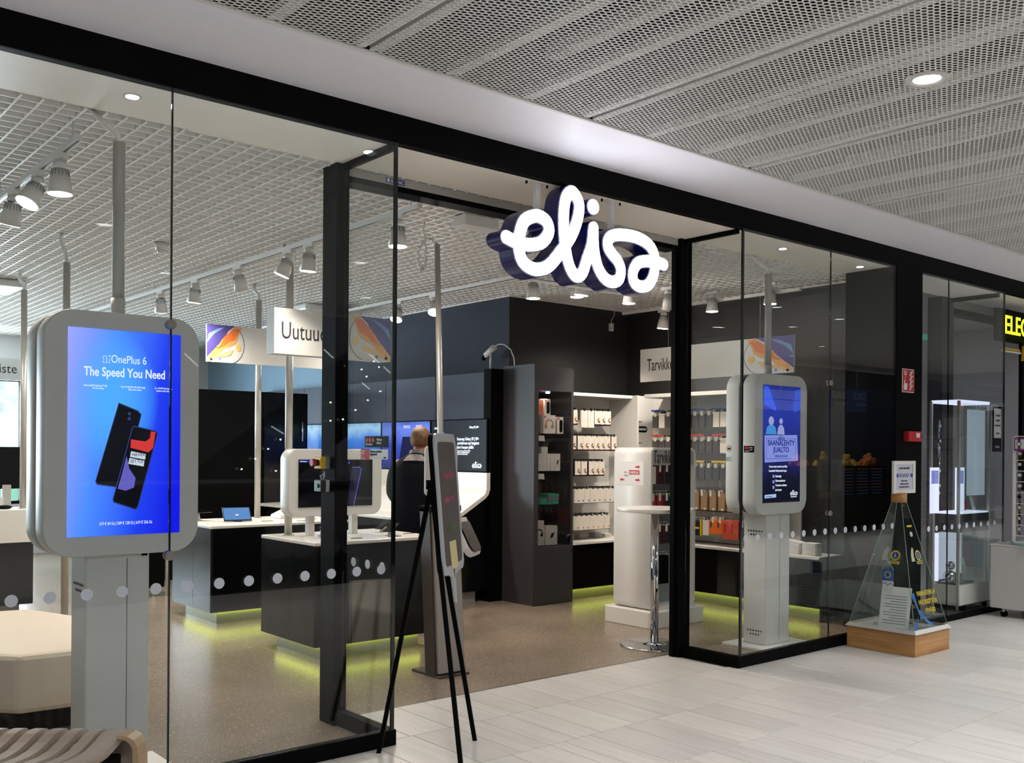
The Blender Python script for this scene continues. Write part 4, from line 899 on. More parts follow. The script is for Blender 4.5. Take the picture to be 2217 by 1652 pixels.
cO = combo('orange_pouch', [(MB().box(-.05, .05, -.012, .012, -.15, 0), PKO), (MB().box(-.035, -.01, -.0135, -.012, -.08, -.02), PKG), (MB().box(-.012, .012, -.014, -.0, -.03, .03), PKW)])
cP = combo('red_pouch', [(MB().box(-.05, .05, -.02, .02, -.19, 0), mat('pack_coral', '#d8553f', 0.5)), (MB().box(-.04, -.01, -.0215, -.02, -.12, -.03), PKR)])
UX = lambda u: 7.395 + (u - 1245) * 0.0072
def peg(x0, y0, x1, y1, z, parent_lbl):
    o = MB().tube([(x0, y0, z), (x1, y1, z)], 0.0028, 6).build('peg_hook', M['chrome'], None, origin=True); o['label'] = parent_lbl; o['category'] = 'hook'; o['group'] = 'peg hooks'; return o
S1 = .1332
r1 = [(45 * .5 + 20, 'A'), (95, 'D'), (195, 'D'), (300, 'D'), (400, 'A'), (485, 'A'), (575, 'A')]
ORD = ['first', 'second', 'third', 'fourth', 'fifth', 'sixth', 'seventh', 'eighth', 'ninth', 'tenth', 'eleventh', 'twelfth', 'thirteenth', 'fourteenth', 'fifteenth', 'sixteenth', 'seventeenth', 'eighteenth', 'nineteenth', 'twentieth', 'last', 'very last', 'outermost']
rowdef = [(2.045, [(35, bA), (190, bD), (300, bD), (400, bA), (485, bA), (575, bA)], 'top'),
          (1.765, [(20, bA), (130, bA), (215, bA), (305, bA), (395, bA), (480, bA), (570, bA), (675, bA)], 'second'),
          (1.487, [(90, bA), (190, bA), (310, bA), (395, bA), (475, bA)], 'third'),
          (1.185, [(80, bB), (150, bB), (240, bB), (335, bB), (415, bB), (500, bB), (590, bB), (660, bB)], 'fourth'),
          (0.890, [(70, bB), (155, bC), (235, bC), (320, bC), (400, bC), (480, bC), (570, bC)], 'lowest')]
for z, its, nm in rowdef:
    for (cu_, me) in its:
        x = UX(1240 + cu_ * S1)
        x = min(x, 8.19)
        peg(x, 3.56, x, 3.24, z + .01, 'thin chrome peg hook, %s on the %s row of the back shelving' % (ORD[its.index((cu_, me))], nm))
        kind = {id(bA): 'slim white cable pack', id(bB): 'cream accessory box with blue dot', id(bC): 'cream accessory box with orange dot', id(bD): 'plain white instruction card pack'}[id(me)]
        PI_ = its.index((cu_, me))
        for dy in (0, .045, .09):
            if me is bD and dy: continue
            place(me.name.split('.')[0], me, (x, 3.27 + dy, z), 0, '%s, %s of %s peg, %s row, back shelving' % (kind, {0: 'front', .045: 'middle', .09: 'rear'}[dy], ORD[PI_], nm), 'package', 'packs on the %s row of the back shelving' % nm)
for i, (x, w_) in enumerate(((7.43, .1), (7.62, .12), (7.86, .1), (8.02, .1))):
    o = MB().box(x, x + w_, 3.4, 3.5, 0.62, 0.62 + (.07, .05, .06, .04)[i]).build('storage_bin', M['white_plastic'], None, origin=True, bevel=0.003); o['label'] = 'small white bin, %s from the left on the deck of the back shelving' % ORD[i]; o['category'] = 'bin'; o['group'] = 'white bins on the shelving deck'
rr = random.Random(11)
tabc = {1: PKB, 2: PKR, 3: PKY}
for ri, (z, nm) in enumerate(((2.03, 'top'), (1.755, 'second'), (1.475, 'third'), (1.18, 'fourth'), (0.885, 'lowest'))):
    y = 2.90; k = 0
    while y > 1.28:
        if ri == 0: me = cW if k in (1, 9, 10, 14) else cK
        elif ri == 1: me = cW if k in (10, 15) else cK
        elif ri == 2: me = cK
        elif ri == 3: me = cT
        else: me = cY if 3 < k < 7 else (cO if k in (8, 9) else (cP if k in (10, 11) else (cW if k == 7 else cR)))
        lab = {id(cW): 'white phone case', id(cK): 'dark grey phone case with white tag', id(cT): 'clear boxed tan phone case', id(cY): 'black and yellow rugged case', id(cO): 'orange pouch', id(cP): 'coral red pouch', id(cR): 'black and red phone case'}[id(me)]
        peg(8.56, y, 8.27, y, z + .01, 'thin chrome peg hook, %s on the %s row of the side shelving' % (ORD[k], nm))
        for dx in ((0, .03, .06) if ri < 3 else (0, .05)):
            place(me.name.split('.')[0], me, (8.30 + dx, y, z), -PI / 2, '%s, %s of %s peg, %s row, side shelving' % (lab, ['front', 'middle', 'rear'][int(round(dx / (.03 if ri < 3 else .05)))], ORD[k], nm), 'package', 'cases on the %s row of the side shelving' % nm)
        if ri < 3 and k % 3 != 2:
            o = MB().box(8.275, 8.279, y - .045, y + .045, z + .012, z + .03).build('price_tag', tabc[ri + 1], None, origin=True); o['label'] = 'coloured price strip above the %s peg of the %s row, side shelving' % (ORD[k], nm); o['category'] = 'label'; o['group'] = 'price strips of the side shelving, %s row' % nm
        y -= 0.094 if me not in (cT, cY) else 0.115; k += 1
for i, (y, w_, h_, m_) in enumerate(((1.42, .10, .14, 'red'), (1.28, .09, .17, 'redcase'), (1.10, .16, .13, 'paper'), (0.90, .14, .12, 'paper'))):
    o = MB().box(8.24, 8.36, y - w_ / 2, y + w_ / 2, 0.61, 0.61 + h_).box(8.235, 8.24, y - w_ / 2 + .02, y + w_ / 2 - .02, 0.63, 0.61 + h_ * .8).build('gift_pack', M[m_], None, origin=True, bevel=.003)
    o['label'] = ['bright red carton on the side shelving deck', 'darker red carton on the side shelving deck', 'white tilted carton on the side shelving deck', 'white carton at the near end of the side shelving deck'][i]; o['category'] = 'box'
    if i == 2: o.rotation_euler = (0.18, 0, 0)

# ================================================================== GONDOLA "Tarvikkeet"
t = thing('accessory_gondola', 'white freestanding gondola with grey header and red cases on a thick base', 'display stand', (7.0, 1.78, 0))
MB().prism(rrect(6.64, 7.40, 1.45, 2.08, 0.07, 6), 'z', 0.0, 0.15).build('base', M['white_plastic'], t, bevel=0.006)
outer = rrect(6.70, 7.325, 0.15, 1.635, 0.06, 6); inner = rrect(6.722, 7.303, 0.172, 1.613, 0.045, 6)
q = MB(); n_ = len(outer)
for yv in (1.53, 1.99):
    q.add([(a_, yv, b_) for a_, b_ in outer] + [(a_, yv, b_) for a_, b_ in inner], [(i, (i + 1) % n_, n_ + (i + 1) % n_, n_ + i) for i in range(n_)])
q.add([(a_, 1.53, b_) for a_, b_ in outer] + [(a_, 1.99, b_) for a_, b_ in outer], [(i, (i + 1) % n_, n_ + (i + 1) % n_, n_ + i) for i in range(n_)], True)
q.add([(a_, 1.53, b_) for a_, b_ in inner] + [(a_, 1.99, b_) for a_, b_ in inner], [(i, (i + 1) % n_, n_ + (i + 1) % n_, n_ + i) for i in range(n_)], True)
q.build('shell', M['white_plastic'], t)
box('back_panel', M['greyplastic'], t, 6.722, 7.303, 1.74, 1.76, 0.172, 1.613)
hp = box('header_panel', mat('header_grey', '#a2a09e', 0.5), t, 6.722, 7.303, 1.535, 1.545, 1.475, 1.612)
text('Tarvikkeet', 0.172, M['text_dark'], hp, (6.735, 1.533, 1.492), sx=0.46)
side = MB().box(6.6985, 6.70, 1.62, 1.95, 1.285, 1.505).build('paper_notice', M['paper'], t)
REDP = mat('print_red', '#b51f2c', 0.6)
def arrow(y, z, d):
    MB().prism([(y, z - .008), (y - d * .035, z - .008), (y - d * .035, z - .018), (y - d * .055, z), (y - d * .035, z + .018), (y - d * .035, z + .008), (y, z + .008)], 'x', 6.6975, 6.6984).build('arrow_print', REDP, side)
arrow(1.72, 1.455, 1); arrow(1.72, 1.335, 1); arrow(1.86, 1.335, -1)
MB().box(6.6975, 6.6984, 1.67, 1.80, 1.385, 1.425).build('logo_print', REDP, side); text('ONEPLUS', 0.031, M['paper'], side, (6.697, 1.795, 1.393), face='-x', sx=0.85, bold=0.0008)
text('1+', 0.034, M['text_dark'], side, (6.697, 1.86, 1.392), face='-x'); text('Tarvikkeet', 0.012, REDP, side, (6.697, 1.86, 1.37), face='-x')
for z, m_set, nm, h_ in ((1.47, (cW, cR, cR, cR, cR, cR), 'top', 1), (1.205, (cRR, cRR, cR, cK, cRR), 'second', 1), (0.92, (cW, cR, cR, cRR, cR), 'third', 1), (0.645, (cK, cK, cK), 'lowest', 1)):
    nn_ = 6 if nm != 'lowest' else 4
    for k in range(nn_):
        me = m_set[k % len(m_set)]
        x = 6.775 + 0.095 * k
        peg(x, 1.745, x, 1.56, z + .01, 'thin chrome peg hook, %s on the %s row of the gondola' % (ORD[k], nm))
        if nm == 'lowest' and k == 3: continue
        for dy in (0, .035, .07):
            if me is cR and dy == .07: me2 = cRR
            else: me2 = me
            if nm == 'lowest': me2 = None
            if me2: place('phone_case', me2, (x, 1.585 + dy, z), 0, '%s, %s of %s peg, %s row, gondola' % ({id(cW): 'white phone case', id(cR): 'black case with red spine', id(cRR): 'dark red phone case', id(cK): 'grey phone case'}[id(me2)], {0: 'front', .035: 'middle', .07: 'rear'}[dy], ORD[k], nm), 'package', 'cases on the %s row of the gondola' % nm)
        if nm == 'lowest':
            o = MB().box(x - .05, x + .05, 1.585, 1.66, z - .27, z - .01).build('laptop_sleeve', M['black'], None, origin=True, bevel=.004); o['label'] = 'black laptop sleeve on the %s peg of the lowest row of the gondola' % ORD[k]; o['category'] = 'package'; o['group'] = 'black sleeves on the gondola'
    MB().tube([(6.73, 1.575, z + .03), (7.30, 1.575, z + .03)], .0025, 5).build('price_rail', M['chrome'], t)
# ---------------- round standing table
t = thing('standing_table', 'round white standing table with chrome column and disc foot', 'table', (6.13, 0.97, 0))
MB().cyl((6.13, .97, 1.105), (6.13, .97, 1.135), 0.315, n=48).build('tabletop', M['white_gloss'], t, bevel=0.004)
MB().cyl((6.13, .97, 0.02), (6.13, .97, 1.09), 0.033, n=24).build('column', M['chrome'], t)
MB().cyl((6.13, .97, 1.085), (6.13, .97, 1.105), 0.08, 0.10, n=24).build('mount', M['alu_dull'], t)
MB().cyl((6.13, .97, 0.0), (6.13, .97, 0.014), 0.285, 0.28, n=48).cyl((6.13, .97, 0.014), (6.13, .97, 0.03), 0.10, 0.04, n=24).build('foot_disc', M['chrome'], t)
# ---------------- queue number pillar
t = thing('ticket_pillar', 'grey leaning queue ticket pillar with white sign and tilted touch terminal', 'ticket machine', (4.15, 1.25, 0))
lean = 0.09
def lx(x0, x1, ya, yb, z0, z1):
    q = MB(); vs = []
    for z in (z0, z1):
        o_ = lean * z / 1.2
        for y in (ya, yb):
            for x in (x0, x1): vs.append((x, y + o_, z))
    return q.add(vs, [(0, 2, 3, 1), (4, 5, 7, 6), (0, 1, 5, 4), (2, 6, 7, 3), (0, 4, 6, 2), (1, 3, 7, 5)])
lx(4.045, 4.275, 1.105, 1.175, 0.03, 1.16).build('front_cover', M['pillar'], t, bevel=0.004)
lx(4.03, 4.285, 1.13, 1.25, 0.02, 1.18).build('core', mat('pillar_brown', '#3a312c', 0.45), t)
lx(4.03, 4.29, 1.10, 1.255, 1.16, 1.20).build('cap', M['black_metal'], t)
box('foot_plate', mat('foot_brown', '#4b4440', 0.4), t, 4.035, 4.30, 1.09, 1.43, 0, 0.018, bevel=0.003)
sg = MB().prism(rrect(3.98, 4.262, 1.275, 1.625, 0.03, 5), 'y', 1.20, 1.212).build('sign_plate', M['kiosk'], t)
for s, sz, z in (('NUMERO', .045, 1.505), ('LUUKUN AIKAAN', .026, 1.435), ('NUMEROSI NÄKYY', .026, 1.405), ('NÄYTÖSSÄ', .026, 1.375)): text(s, sz, M['text_dark'], sg, (4.25, 1.1985, z), align='RIGHT', sx=.85)
T0 = Vector((4.233, 1.12, 1.068)); ta = (Vector((4.444, 1.28, 1.059)) - T0).normalized(); tc0 = Vector((4.346, 1.12, 0.930)) - T0
tn = ta.cross(tc0).normalized()
if tn.z < 0: tn = -tn
tc = tn.cross(ta).normalized()
if tc.z > 0: tc = -tc
def tprism(poly, k0, k1, nm, m_, bv=0):
    n = len(poly); vs = [T0 + ta * u + tc * v + tn * k0 for u, v in poly] + [T0 + ta * u + tc * v + tn * k1 for u, v in poly]
    return MB().add(vs, [tuple(range(n)), tuple(range(n, 2 * n))[::-1]] + [(i, n + i, n + (i + 1) % n, (i + 1) % n) for i in range(n)]).build(nm, m_, t, bevel=bv)
tprism([(-.02, -.06), (.285, -.06), (.285, .17), (.26, .215), (.20, .235), (.07, .235), (.01, .215), (-.02, .17)], -.062, -.012, 'terminal_shell', M['white_plastic'], .006)
tprism([(-.005, -.02), (.270, -.02), (.270, .165), (.25, .20), (.20, .215), (.07, .215), (.02, .20), (-.005, .165)], -.012, 0.0, 'terminal_screen', M['screenoff'], .002)
MB().box(4.20, 4.34, 1.20, 1.27, 0.93, 1.06).build('terminal_arm', M['black'], t)
# long steel pole standing beside the pillar with a coiled cable
t = thing('ceiling_pole', 'slender steel pole beside the ticket pillar with a coiled cable at its top', 'pole', (4.255, 1.34, 1.2))
MB().cyl((4.262, 1.34, 0.0), (4.170, 1.34, 3.09), 0.021, n=16).build('tube', M['alu'], t)
pts = []
base = [Vector((4.165, 1.34, 3.09)), Vector((4.14, 1.36, 3.13)), Vector((4.09, 1.38, 3.12)), Vector((4.04, 1.38, 3.05)), Vector((4.03, 1.38, 2.95)), Vector((4.06, 1.38, 2.89)), Vector((4.10, 1.38, 2.95)), Vector((4.09, 1.38, 3.08)), Vector((4.075, 1.38, 3.27))]
for i in range(len(base) - 1):
    for k in range(8): pts.append(base[i].lerp(base[i + 1], k / 8))
coil = []
for i, p in enumerate(pts):
    a_ = i * 1.5; coil.append(p + Vector((0.008 * math.cos(a_), 0.008 * math.sin(a_), 0.008 * math.sin(a_ * .7))))
MB().tube(coil, 0.009, 6).build('coiled_cable', M['white_plastic'], t)
# ---------------- easel with speech bubble board
t = thing('easel_stand', 'tall black three legged easel on the tiles before the entrance', 'easel', (3.02, -0.25, 0))
ap = Vector((3.035, -0.205, 1.42))
for f in ((2.812, -0.057), (3.344, -0.198), (2.931, -0.625)):
    d = Vector((f[0], f[1], 0)) - ap; a_ = d.normalized(); s_ = a_.orthogonal().normalized(); s2 = a_.cross(s_)
    q = MB(); vs = []
    for p in (ap, Vector((f[0], f[1], 0.0))):
        for (i, j) in ((-1, -1), (1, -1), (1, 1), (-1, 1)): vs.append(p + s_ * (i * .0115) + s2 * (j * .0115))
    for i in range(4, 8): vs[i].z = 0.0
    q.add(vs, [(0, 1, 2, 3), (7, 6, 5, 4)] + [(i, (i + 1) % 4, 4 + (i + 1) % 4, 4 + i) for i in range(4)]).build('leg', M['black'], t)
MB().cyl(ap + Vector((0, 0, -.03)), ap + Vector((0, 0, .02)), 0.03, n=12).build('head', M['black'], t)
bd = thing('speech_bubble_board', 'narrow seen chalkboard shaped like a speech bubble with silver rim, on the easel', 'sign', (3.016, -0.342, 0.80))
O_ = Vector((3.016, -0.342, 0.939)); dx_ = Vector((0.765, 0.643, 0)); uy_ = Vector((-0.046, 0.038, 0.747)).normalized(); nn_ = dx_.cross(uy_).normalized()
if nn_.dot(Vector((0.64, -0.76, 0))) < 0: nn_ = -nn_
WB_, HB_ = 0.47, 0.75
tail = [(0.11, 0.0), (0.17, -0.02), (0.205, -0.16), (0.235, -0.17), (0.245, -0.02), (0.31, 0.0)]
def bub(ins, tail_):
    R_ = rrect(ins, WB_ - ins, ins, HB_ - ins, 0.055 - ins * .5, 6)
    # order: TR, TL, BL, BR ; insert the tail between BL and BR
    k = 7 * 3
    return R_[:k] + tail_ + R_[k:]
def bmesh_board(poly, k0, k1, name, m_, par):
    q = MB(); n = len(poly); P3 = lambda u, v, k: O_ + dx_ * u + uy_ * v + nn_ * k
    vs = [P3(u, v, k0) for u, v in poly] + [P3(u, v, k1) for u, v in poly]
    q.add(vs, [tuple(range(n)), tuple(range(n, 2 * n))[::-1]] + [(i, n + i, n + (i + 1) % n, (i + 1) % n) for i in range(n)]); return q.build(name, m_, par)
bmesh_board(bub(0, tail), -0.030, -0.004, 'black_backing', M['black'], bd)
bmesh_board(bub(0.0, tail), -0.004, 0.008, 'silver_rim', M['silverframe'], bd)
chb = bmesh_board(bub(0.045, [(0.16, 0.045), (0.20, 0.035), (0.222, -0.03), (0.238, 0.035), (0.28, 0.045)]), 0.008, 0.0095, 'chalk_face', M['chalk'], bd)
Rm = Matrix((dx_.to_4d(), uy_.to_4d(), nn_.to_4d(), (0, 0, 0, 1))).transposed(); Rm[3] = (0, 0, 0, 1)
for i in range(3): Rm[i][3] = 0
CP = mat('chalk_pink', '#a0586c', 0.8); CG = mat('chalk_green', '#5f7a4c', 0.8)
def btxt(s, sz, m_, u, v): text(s, sz, m_, chb, O_ + dx_ * u + uy_ * v + nn_ * 0.0105, rot=Rm, shear=.2, bold=.0006)
btxt('Vippa löysi', .062, CP, .085, .51); btxt('pitkä nyt!', .062, CP, .10, .38); btxt('-165 €', .062, CG, .15, .22)
q = MB(); P3 = lambda u, v, k: O_ + dx_ * u + uy_ * v + nn_ * k
q.add([P3(.17, .02, .0098), (P3(.32, .02, .0098)), P3(.30, .17, .0098), P3(.15, .17, .0098)], [(0, 1, 2, 3)]).build('taped_note', mat('pale_yellow_note', '#c9c08a', 0.7), chb)

# ---------------- bench
t = thing('slatted_bench', 'curved birch plywood slatted bench in front of the left window', 'bench', (0.6, -0.75, 0))
EB = Vector((0.765, -0.644, 0)); GB = Vector((0.644, 0.765, 0)); OBN = Vector((1.405, -0.405, 0))
def BP(e, w_, z): return OBN + EB * e + GB * w_ + Vector((0, 0, z))
BPROF = [(.035, 0.0, 0.0), (.04, 0.0, .25), (.035, 0.0, .40), (.02, 0.0, .44), (0.0, 0.0, .453), (-.03, -.006, .456), (-.06, -.016, .448), (-.10, -.030, .425), (-.15, -.042, .406), (-.20, -.060, .396), (-.26, -.09, .391), (-.34, -.15, .388), (-.42, -.21, .386), (-.50, -.25, .388), (-.58, -.27, .385), (-.62, -.275, .36), (-.64, -.275, .30), (-.64, -.275, 0.0)]
def bench_slat(e0, wd, th=0.017):
    vs = []; n = len(BPROF)
    for i, (w_, sh, z) in enumerate(BPROF):
        a_ = BPROF[max(i - 1, 0)]; b_ = BPROF[min(i + 1, n - 1)]
        d = Vector((b_[0] - a_[0], b_[2] - a_[2])).normalized(); nw, nz = d.y * -1, d.x   # normal in the (w, z) plane
        if (nz < 0): nw, nz = -nw, -nz
        if i < 3: nw, nz = 1, 0
        if i > n - 3: nw, nz = -1, 0
        vs += [BP(e0 + sh, w_, z), BP(e0 + sh + wd, w_, z), BP(e0 + sh + wd, w_ - nw * th, z - nz * th), BP(e0 + sh, w_ - nw * th, z - nz * th)]
    fs = [(i * 4 + j, i * 4 + (j + 1) % 4, (i + 1) * 4 + (j + 1) % 4, (i + 1) * 4 + j) for i in range(n - 1) for j in range(4)] + [(0, 1, 2, 3), ((n - 1) * 4 + 3, (n - 1) * 4 + 2, (n - 1) * 4 + 1, (n - 1) * 4)]
    return MB().add(vs, fs)
b0 = bench_slat(-0.150, 0.046, 0.034).build('slat', M['birch_top'], t)
for k in range(1, 19):
    o = b0.copy(); COL.objects.link(o); o.parent = t; o.location = b0.location - EB * (0.081 * k)
bench_slat(-0.085, 0.085, 0.03).build('end_slat', M['birch_top'], t)
q = MB(); pr_ = [(-.02, .455), (.02, .450), (.045, .435), (.06, .41), (.066, .37), (.066, 0.0), (.048, 0.0), (.048, .365), (.042, .40), (.03, .42), (.01, .435), (-.02, .440)]
n_ = len(pr_); vs = [BP(e, -.005, z) for e, z in pr_] + [BP(e, -.10, z) for e, z in pr_]
q.add(vs, [tuple(range(n_)), tuple(range(n_, 2 * n_))[::-1]] + [(i, n_ + i, n_ + (i + 1) % n_, (i + 1) % n_) for i in range(n_)]).build('end_leg', M['birch'], t)
q = MB(); vs = [BP(e, w_, z) for z in (0.0, 0.37) for w_ in (-.45, -.06) for e in (-.9, -.02)]
q.add(vs, [(0, 2, 3, 1), (4, 5, 7, 6), (0, 1, 5, 4), (2, 6, 7, 3), (0, 4, 6, 2), (1, 3, 7, 5)]).build('inner_frame', M['black'], t)

# ---------------- donation pyramid
t = thing('donation_pyramid', 'glass collection pyramid with pine base and wooden cap beside the black pier', 'collection box', (7.65, -0.33, 0))
bx0, bx1, by0, by1 = 7.37, 7.93, -0.625, -0.035
wb = box('wood_base', M['wood'], t, bx0, bx1, by0, by1, 0, 0.175, bevel=0.003)
box('board_joint', mat('joint_brown', '#6d4a26', 0.6), wb, bx0 - 0.0006, bx1 + .0006, by0 - 0.0006, by1 + .0006, 0.086, 0.088)
MB().box(bx0 - .012, bx1 + .012, by0 - .012, by1 + .012, 0.176, 0.181).build('metal_tray', M['alu'], t)
q = MB()
def ring(ins, z): return [(bx0 + ins, by0 + ins, z), (bx1 - ins, by0 + ins, z), (bx1 - ins, by1 - ins, z), (bx0 + ins, by1 - ins, z)]
for i in range(4):
    a_, b_ = ring(-.014, .176), ring(.012, .205); q.quad(a_[i], a_[(i + 1) % 4], b_[(i + 1) % 4], b_[i])
q.build('tray_skirt', M['alu'], t)
ax, ay = 7.655, -0.33; lo = ring(0.012, 0.2); hi = [(ax - .04, ay - .04, 1.205), (ax + .04, ay - .04, 1.205), (ax + .04, ay + .04, 1.205), (ax - .04, ay + .04, 1.205)]
for i in range(4):
    MB().quad(lo[i], lo[(i + 1) % 4], hi[(i + 1) % 4], hi[i]).build('glass_side', M['case_glass'], t)
    MB().tube([lo[i], hi[i]], 0.0028, 6).build('glass_edge', mat('glass_edge_green_%d' % i, '#7c9488', 0.2), t)
MB().cyl((ax, ay, 1.195), (ax, ay, 1.27), 0.062, n=28).build('cap', M['woodcap'], t)
# decals on the two visible sides
def side_pt(i, u, v):
    a_, b_, c_, d_ = (Vector(p) for p in (lo[i], lo[(i + 1) % 4], hi[(i + 1) % 4], hi[i]))
    return a_.lerp(b_, u).lerp(d_.lerp(c_, u), v)
def side_mat(i, sgn=-1):
    a_, b_, c_, d_ = (Vector(p) for p in (lo[i], lo[(i + 1) % 4], hi[(i + 1) % 4], hi[i]))
    return a_, b_, c_, d_
# side 0 faces -y (front right in view), side 3 faces -x (left in view)
def decal(i, flip, poly, m_, off=0.003, name='decal'):
    """poly in metres: (along, up) measured from the side's bottom centre"""
    a_, b_ = Vector(lo[i]), Vector(lo[(i + 1) % 4]); c_ = (Vector(hi[i]) + Vector(hi[(i + 1) % 4])) / 2
    mid = (a_ + b_) / 2; dx = (b_ - a_).normalized(); uy = (c_ - mid).normalized(); nr = dx.cross(uy).normalized()
    if nr.dot(mid - Vector((ax, ay, 0.2))) < 0: nr = -nr
    MB().add([mid + dx * u + uy * v + nr * off for u, v in poly], [tuple(range(len(poly)))]).build(name, m_, t)
    return mid, dx, uy, nr
def circ(cx, cy, r, n=20): return [(cx + r * math.cos(2 * PI * k / n), cy + r * math.sin(2 * PI * k / n)) for k in range(n)]
NV = mat('decal_navy', '#26357f', 0.5); YL = mat('decal_yellow', '#bda92c', 0.5); PL = mat('decal_pale', '#a9ab9c', 0.6); BLU = mat('pennant_blue', '#2a5aa8', 0.6); FB = mat('fabric_blue', '#3a76c4', 0.6)
for i, cx in ((3, -0.02), (0, -0.02)):
    c0 = cx + (0.055 if i == 0 else .07)
    decal(i, 0, circ(c0, .585, .042), YL, .003, 'crest_print'); decal(i, 0, circ(c0, .585, .029), NV, .004, 'crest_print')
    decal(i, 0, [(c0 - .04, .515), (c0 + .042, .515), (c0 + .042, .54), (c0 - .04, .54)], YL, .004, 'name_print')
    decal(i, 0, [(c0 - .115, .54), (c0 - .06, .54), (c0 - .07, .58), (c0 - .055, .64), (c0 - .075, .655), (c0 - .10, .62), (c0 - .11, .585)], PL, .003, 'lion_print')
    a_, b_ = Vector(lo[i]), Vector(lo[(i + 1) % 4]); c_ = (Vector(hi[i]) + Vector(hi[(i + 1) % 4])) / 2; mid = (a_ + b_) / 2; dx = (b_ - a_).normalized(); uy = (c_ - mid).normalized(); nr = dx.cross(uy).normalized()
    if nr.dot(mid - Vector((ax, ay, 0.2))) < 0: nr = -nr
    Rs = Matrix(((dx.x, uy.x, nr.x, 0), (dx.y, uy.y, nr.y, 0), (dx.z, uy.z, nr.z, 0), (0, 0, 0, 1)))
    text('L', .04, M['text_white'], t, mid + dx * (c0 - .008) + uy * .572 + nr * .005, rot=Rs)
    text('HAMEIN', .018, NV, t, mid + dx * (c0 - .035) + uy * .521 + nr * .005, rot=Rs)
    if i == 0:
        for s, v, sz in (('VANHUSTEN- JA', .265, .052), ('NUORISOTYÖN', .195, .052), ('HYVÄKSI', .125, .052)):
            text(s, sz, YL, t, mid + dx * (.03 if s != 'HYVÄKSI' else .04) + uy * v + nr * .005, rot=Rs, align='CENTER', sx=.78, bold=.0012)
        decal(0, 0, circ(.0, .76, .022), PL, .003, 'coin_print'); decal(0, 0, [(-.045, .82), (.04, .82), (.035, .835), (-.04, .835)], YL, .003, 'name_print')
# things inside and on the pyramid
o = MB().box(7.40, 7.404, -.50, -.26, 0.0, 0.33).build('notice_sheet', M['paper'], None, origin=True); o['label'] = 'white printed notice sheet leaning inside the glass pyramid'; o['category'] = 'notice'
o.location = (7.445, -0.40, 0.195); o.rotation_euler = (0, math.radians(14), math.radians(8))
lnm = mat('print_grey', '#7e7e80', 0.7)
for k in range(11):
    l_ = MB().box(-.0035, -.0028, -.09, .09 - .05 * (k % 3 == 2), .03 + .022 * k, .036 + .022 * k).build('text_print', lnm, None); l_.parent = o; l_.location = (0, 0, 0)
pn = thing('pennant', 'blue and white club pennant hanging inside the glass pyramid', 'pennant', (7.50, -0.32, 0.50))
MB().box(7.498, 7.501, -.37, -.275, 0.56, 0.655).build('blue_field', BLU, pn)
MB().prism([(-.37, .56), (-.275, .56), (-.275, .44), (-.29, .47), (-.305, .44), (-.322, .47), (-.34, .44), (-.355, .47), (-.37, .44)], 'x', 7.498, 7.501).build('white_field', M['paper'], pn)
MB().cyl((7.4965, -.322, .61), (7.498, -.322, .61), .028, n=18).build('crest_print', YL, pn); MB().cyl((7.4955, -.322, .61), (7.4965, -.322, .61), .018, n=18).build('crest_print', NV, pn)
MB().tube([(7.497, -.37, .53), (7.497, -.345, .545), (7.497, -.322, .525), (7.497, -.30, .545), (7.497, -.275, .53)], .003, 5).build('wave_print', BLU, pn)
MB().tube([(7.5, -.37, .655), (7.5, -.322, .72), (7.5, -.275, .655)], .0018, 5).build('cord', M['text_white'], pn)
t2 = thing('blue_ribbon', 'folded sky blue fabric lying in the front corner of the glass pyramid', 'fabric', (7.6, -.45, .185))
q = MB(); q.add([(7.44, -.58, .19), (7.50, -.575, .19), (7.53, -.57, .30), (7.50, -.56, .24)], [(0, 1, 2, 3)]).add([(7.52, -.50, .46), (7.62, -.48, .47), (7.66, -.50, .34), (7.76, -.53, .24), (7.84, -.55, .195), (7.72, -.57, .21), (7.60, -.54, .30), (7.56, -.52, .40)], [(0, 1, 2, 7), (2, 6, 7), (2, 3, 5, 6), (3, 4, 5)]).build('fabric', FB, t2)
gl = MB(); gl.cyl((7.49, -.50, .185), (7.49, -.50, .27), .036, .028, n=18, caps=False)
o = gl.build('drinking_glass', M['case_glass'], None, origin=True); o['label'] = 'upturned drinking glass inside the pyramid near its front corner'; o['category'] = 'glass'
cn = MB()
for k in range(60): a_ = rr.uniform(0, 6.28); d_ = rr.uniform(0, .2); cn.cyl((7.65 + d_ * math.cos(a_), -.33 + d_ * math.sin(a_), .182 + .002 * (k % 3)), (7.65 + d_ * math.cos(a_), -.33 + d_ * math.sin(a_), .184 + .002 * (k % 3)), .012, n=8)
o = cn.build('coins', mat('coin_copper', '#8a6238', 0.35, 0.8), None, origin=True); o['kind'] = 'stuff'; o['label'] = 'scattered coins on the floor of the glass pyramid'; o['category'] = 'coins'
fn = thing('framed_notice', 'small white framed notice standing on the wooden cap of the pyramid', 'picture frame', (7.66, -.33, 1.27))
fr = MB(); fx0, fx1, fz0, fz1 = 7.545, 7.895, 1.268, 1.535
fr.box(fx0, fx1, -.345, -.325, fz0, fz0 + .03).box(fx0, fx1, -.345, -.325, fz1 - .03, fz1).box(fx0, fx0 + .04, -.345, -.325, fz0 + .03, fz1 - .03).box(fx1 - .04, fx1, -.345, -.325, fz0 + .03, fz1 - .03).build('frame', M['white_plastic'], fn)
pp = box('paper', mat('notice_lilac', '#b6b7c6', 0.6), fn, fx0 + .038, fx1 - .038, -.339, -.33, fz0 + .028, fz1 - .028)
MB().tube([(7.63 + .018 * k, -.3405, 1.40 + (.03 if k % 2 else 0)) for k in range(10)], .0022, 5).build('wave_print', NV, pp)
for x in (7.605, 7.835): MB().cyl((x, -.3415, 1.415), (x, -.339, 1.415), .017, n=14).build('crest_print', NV, pp)
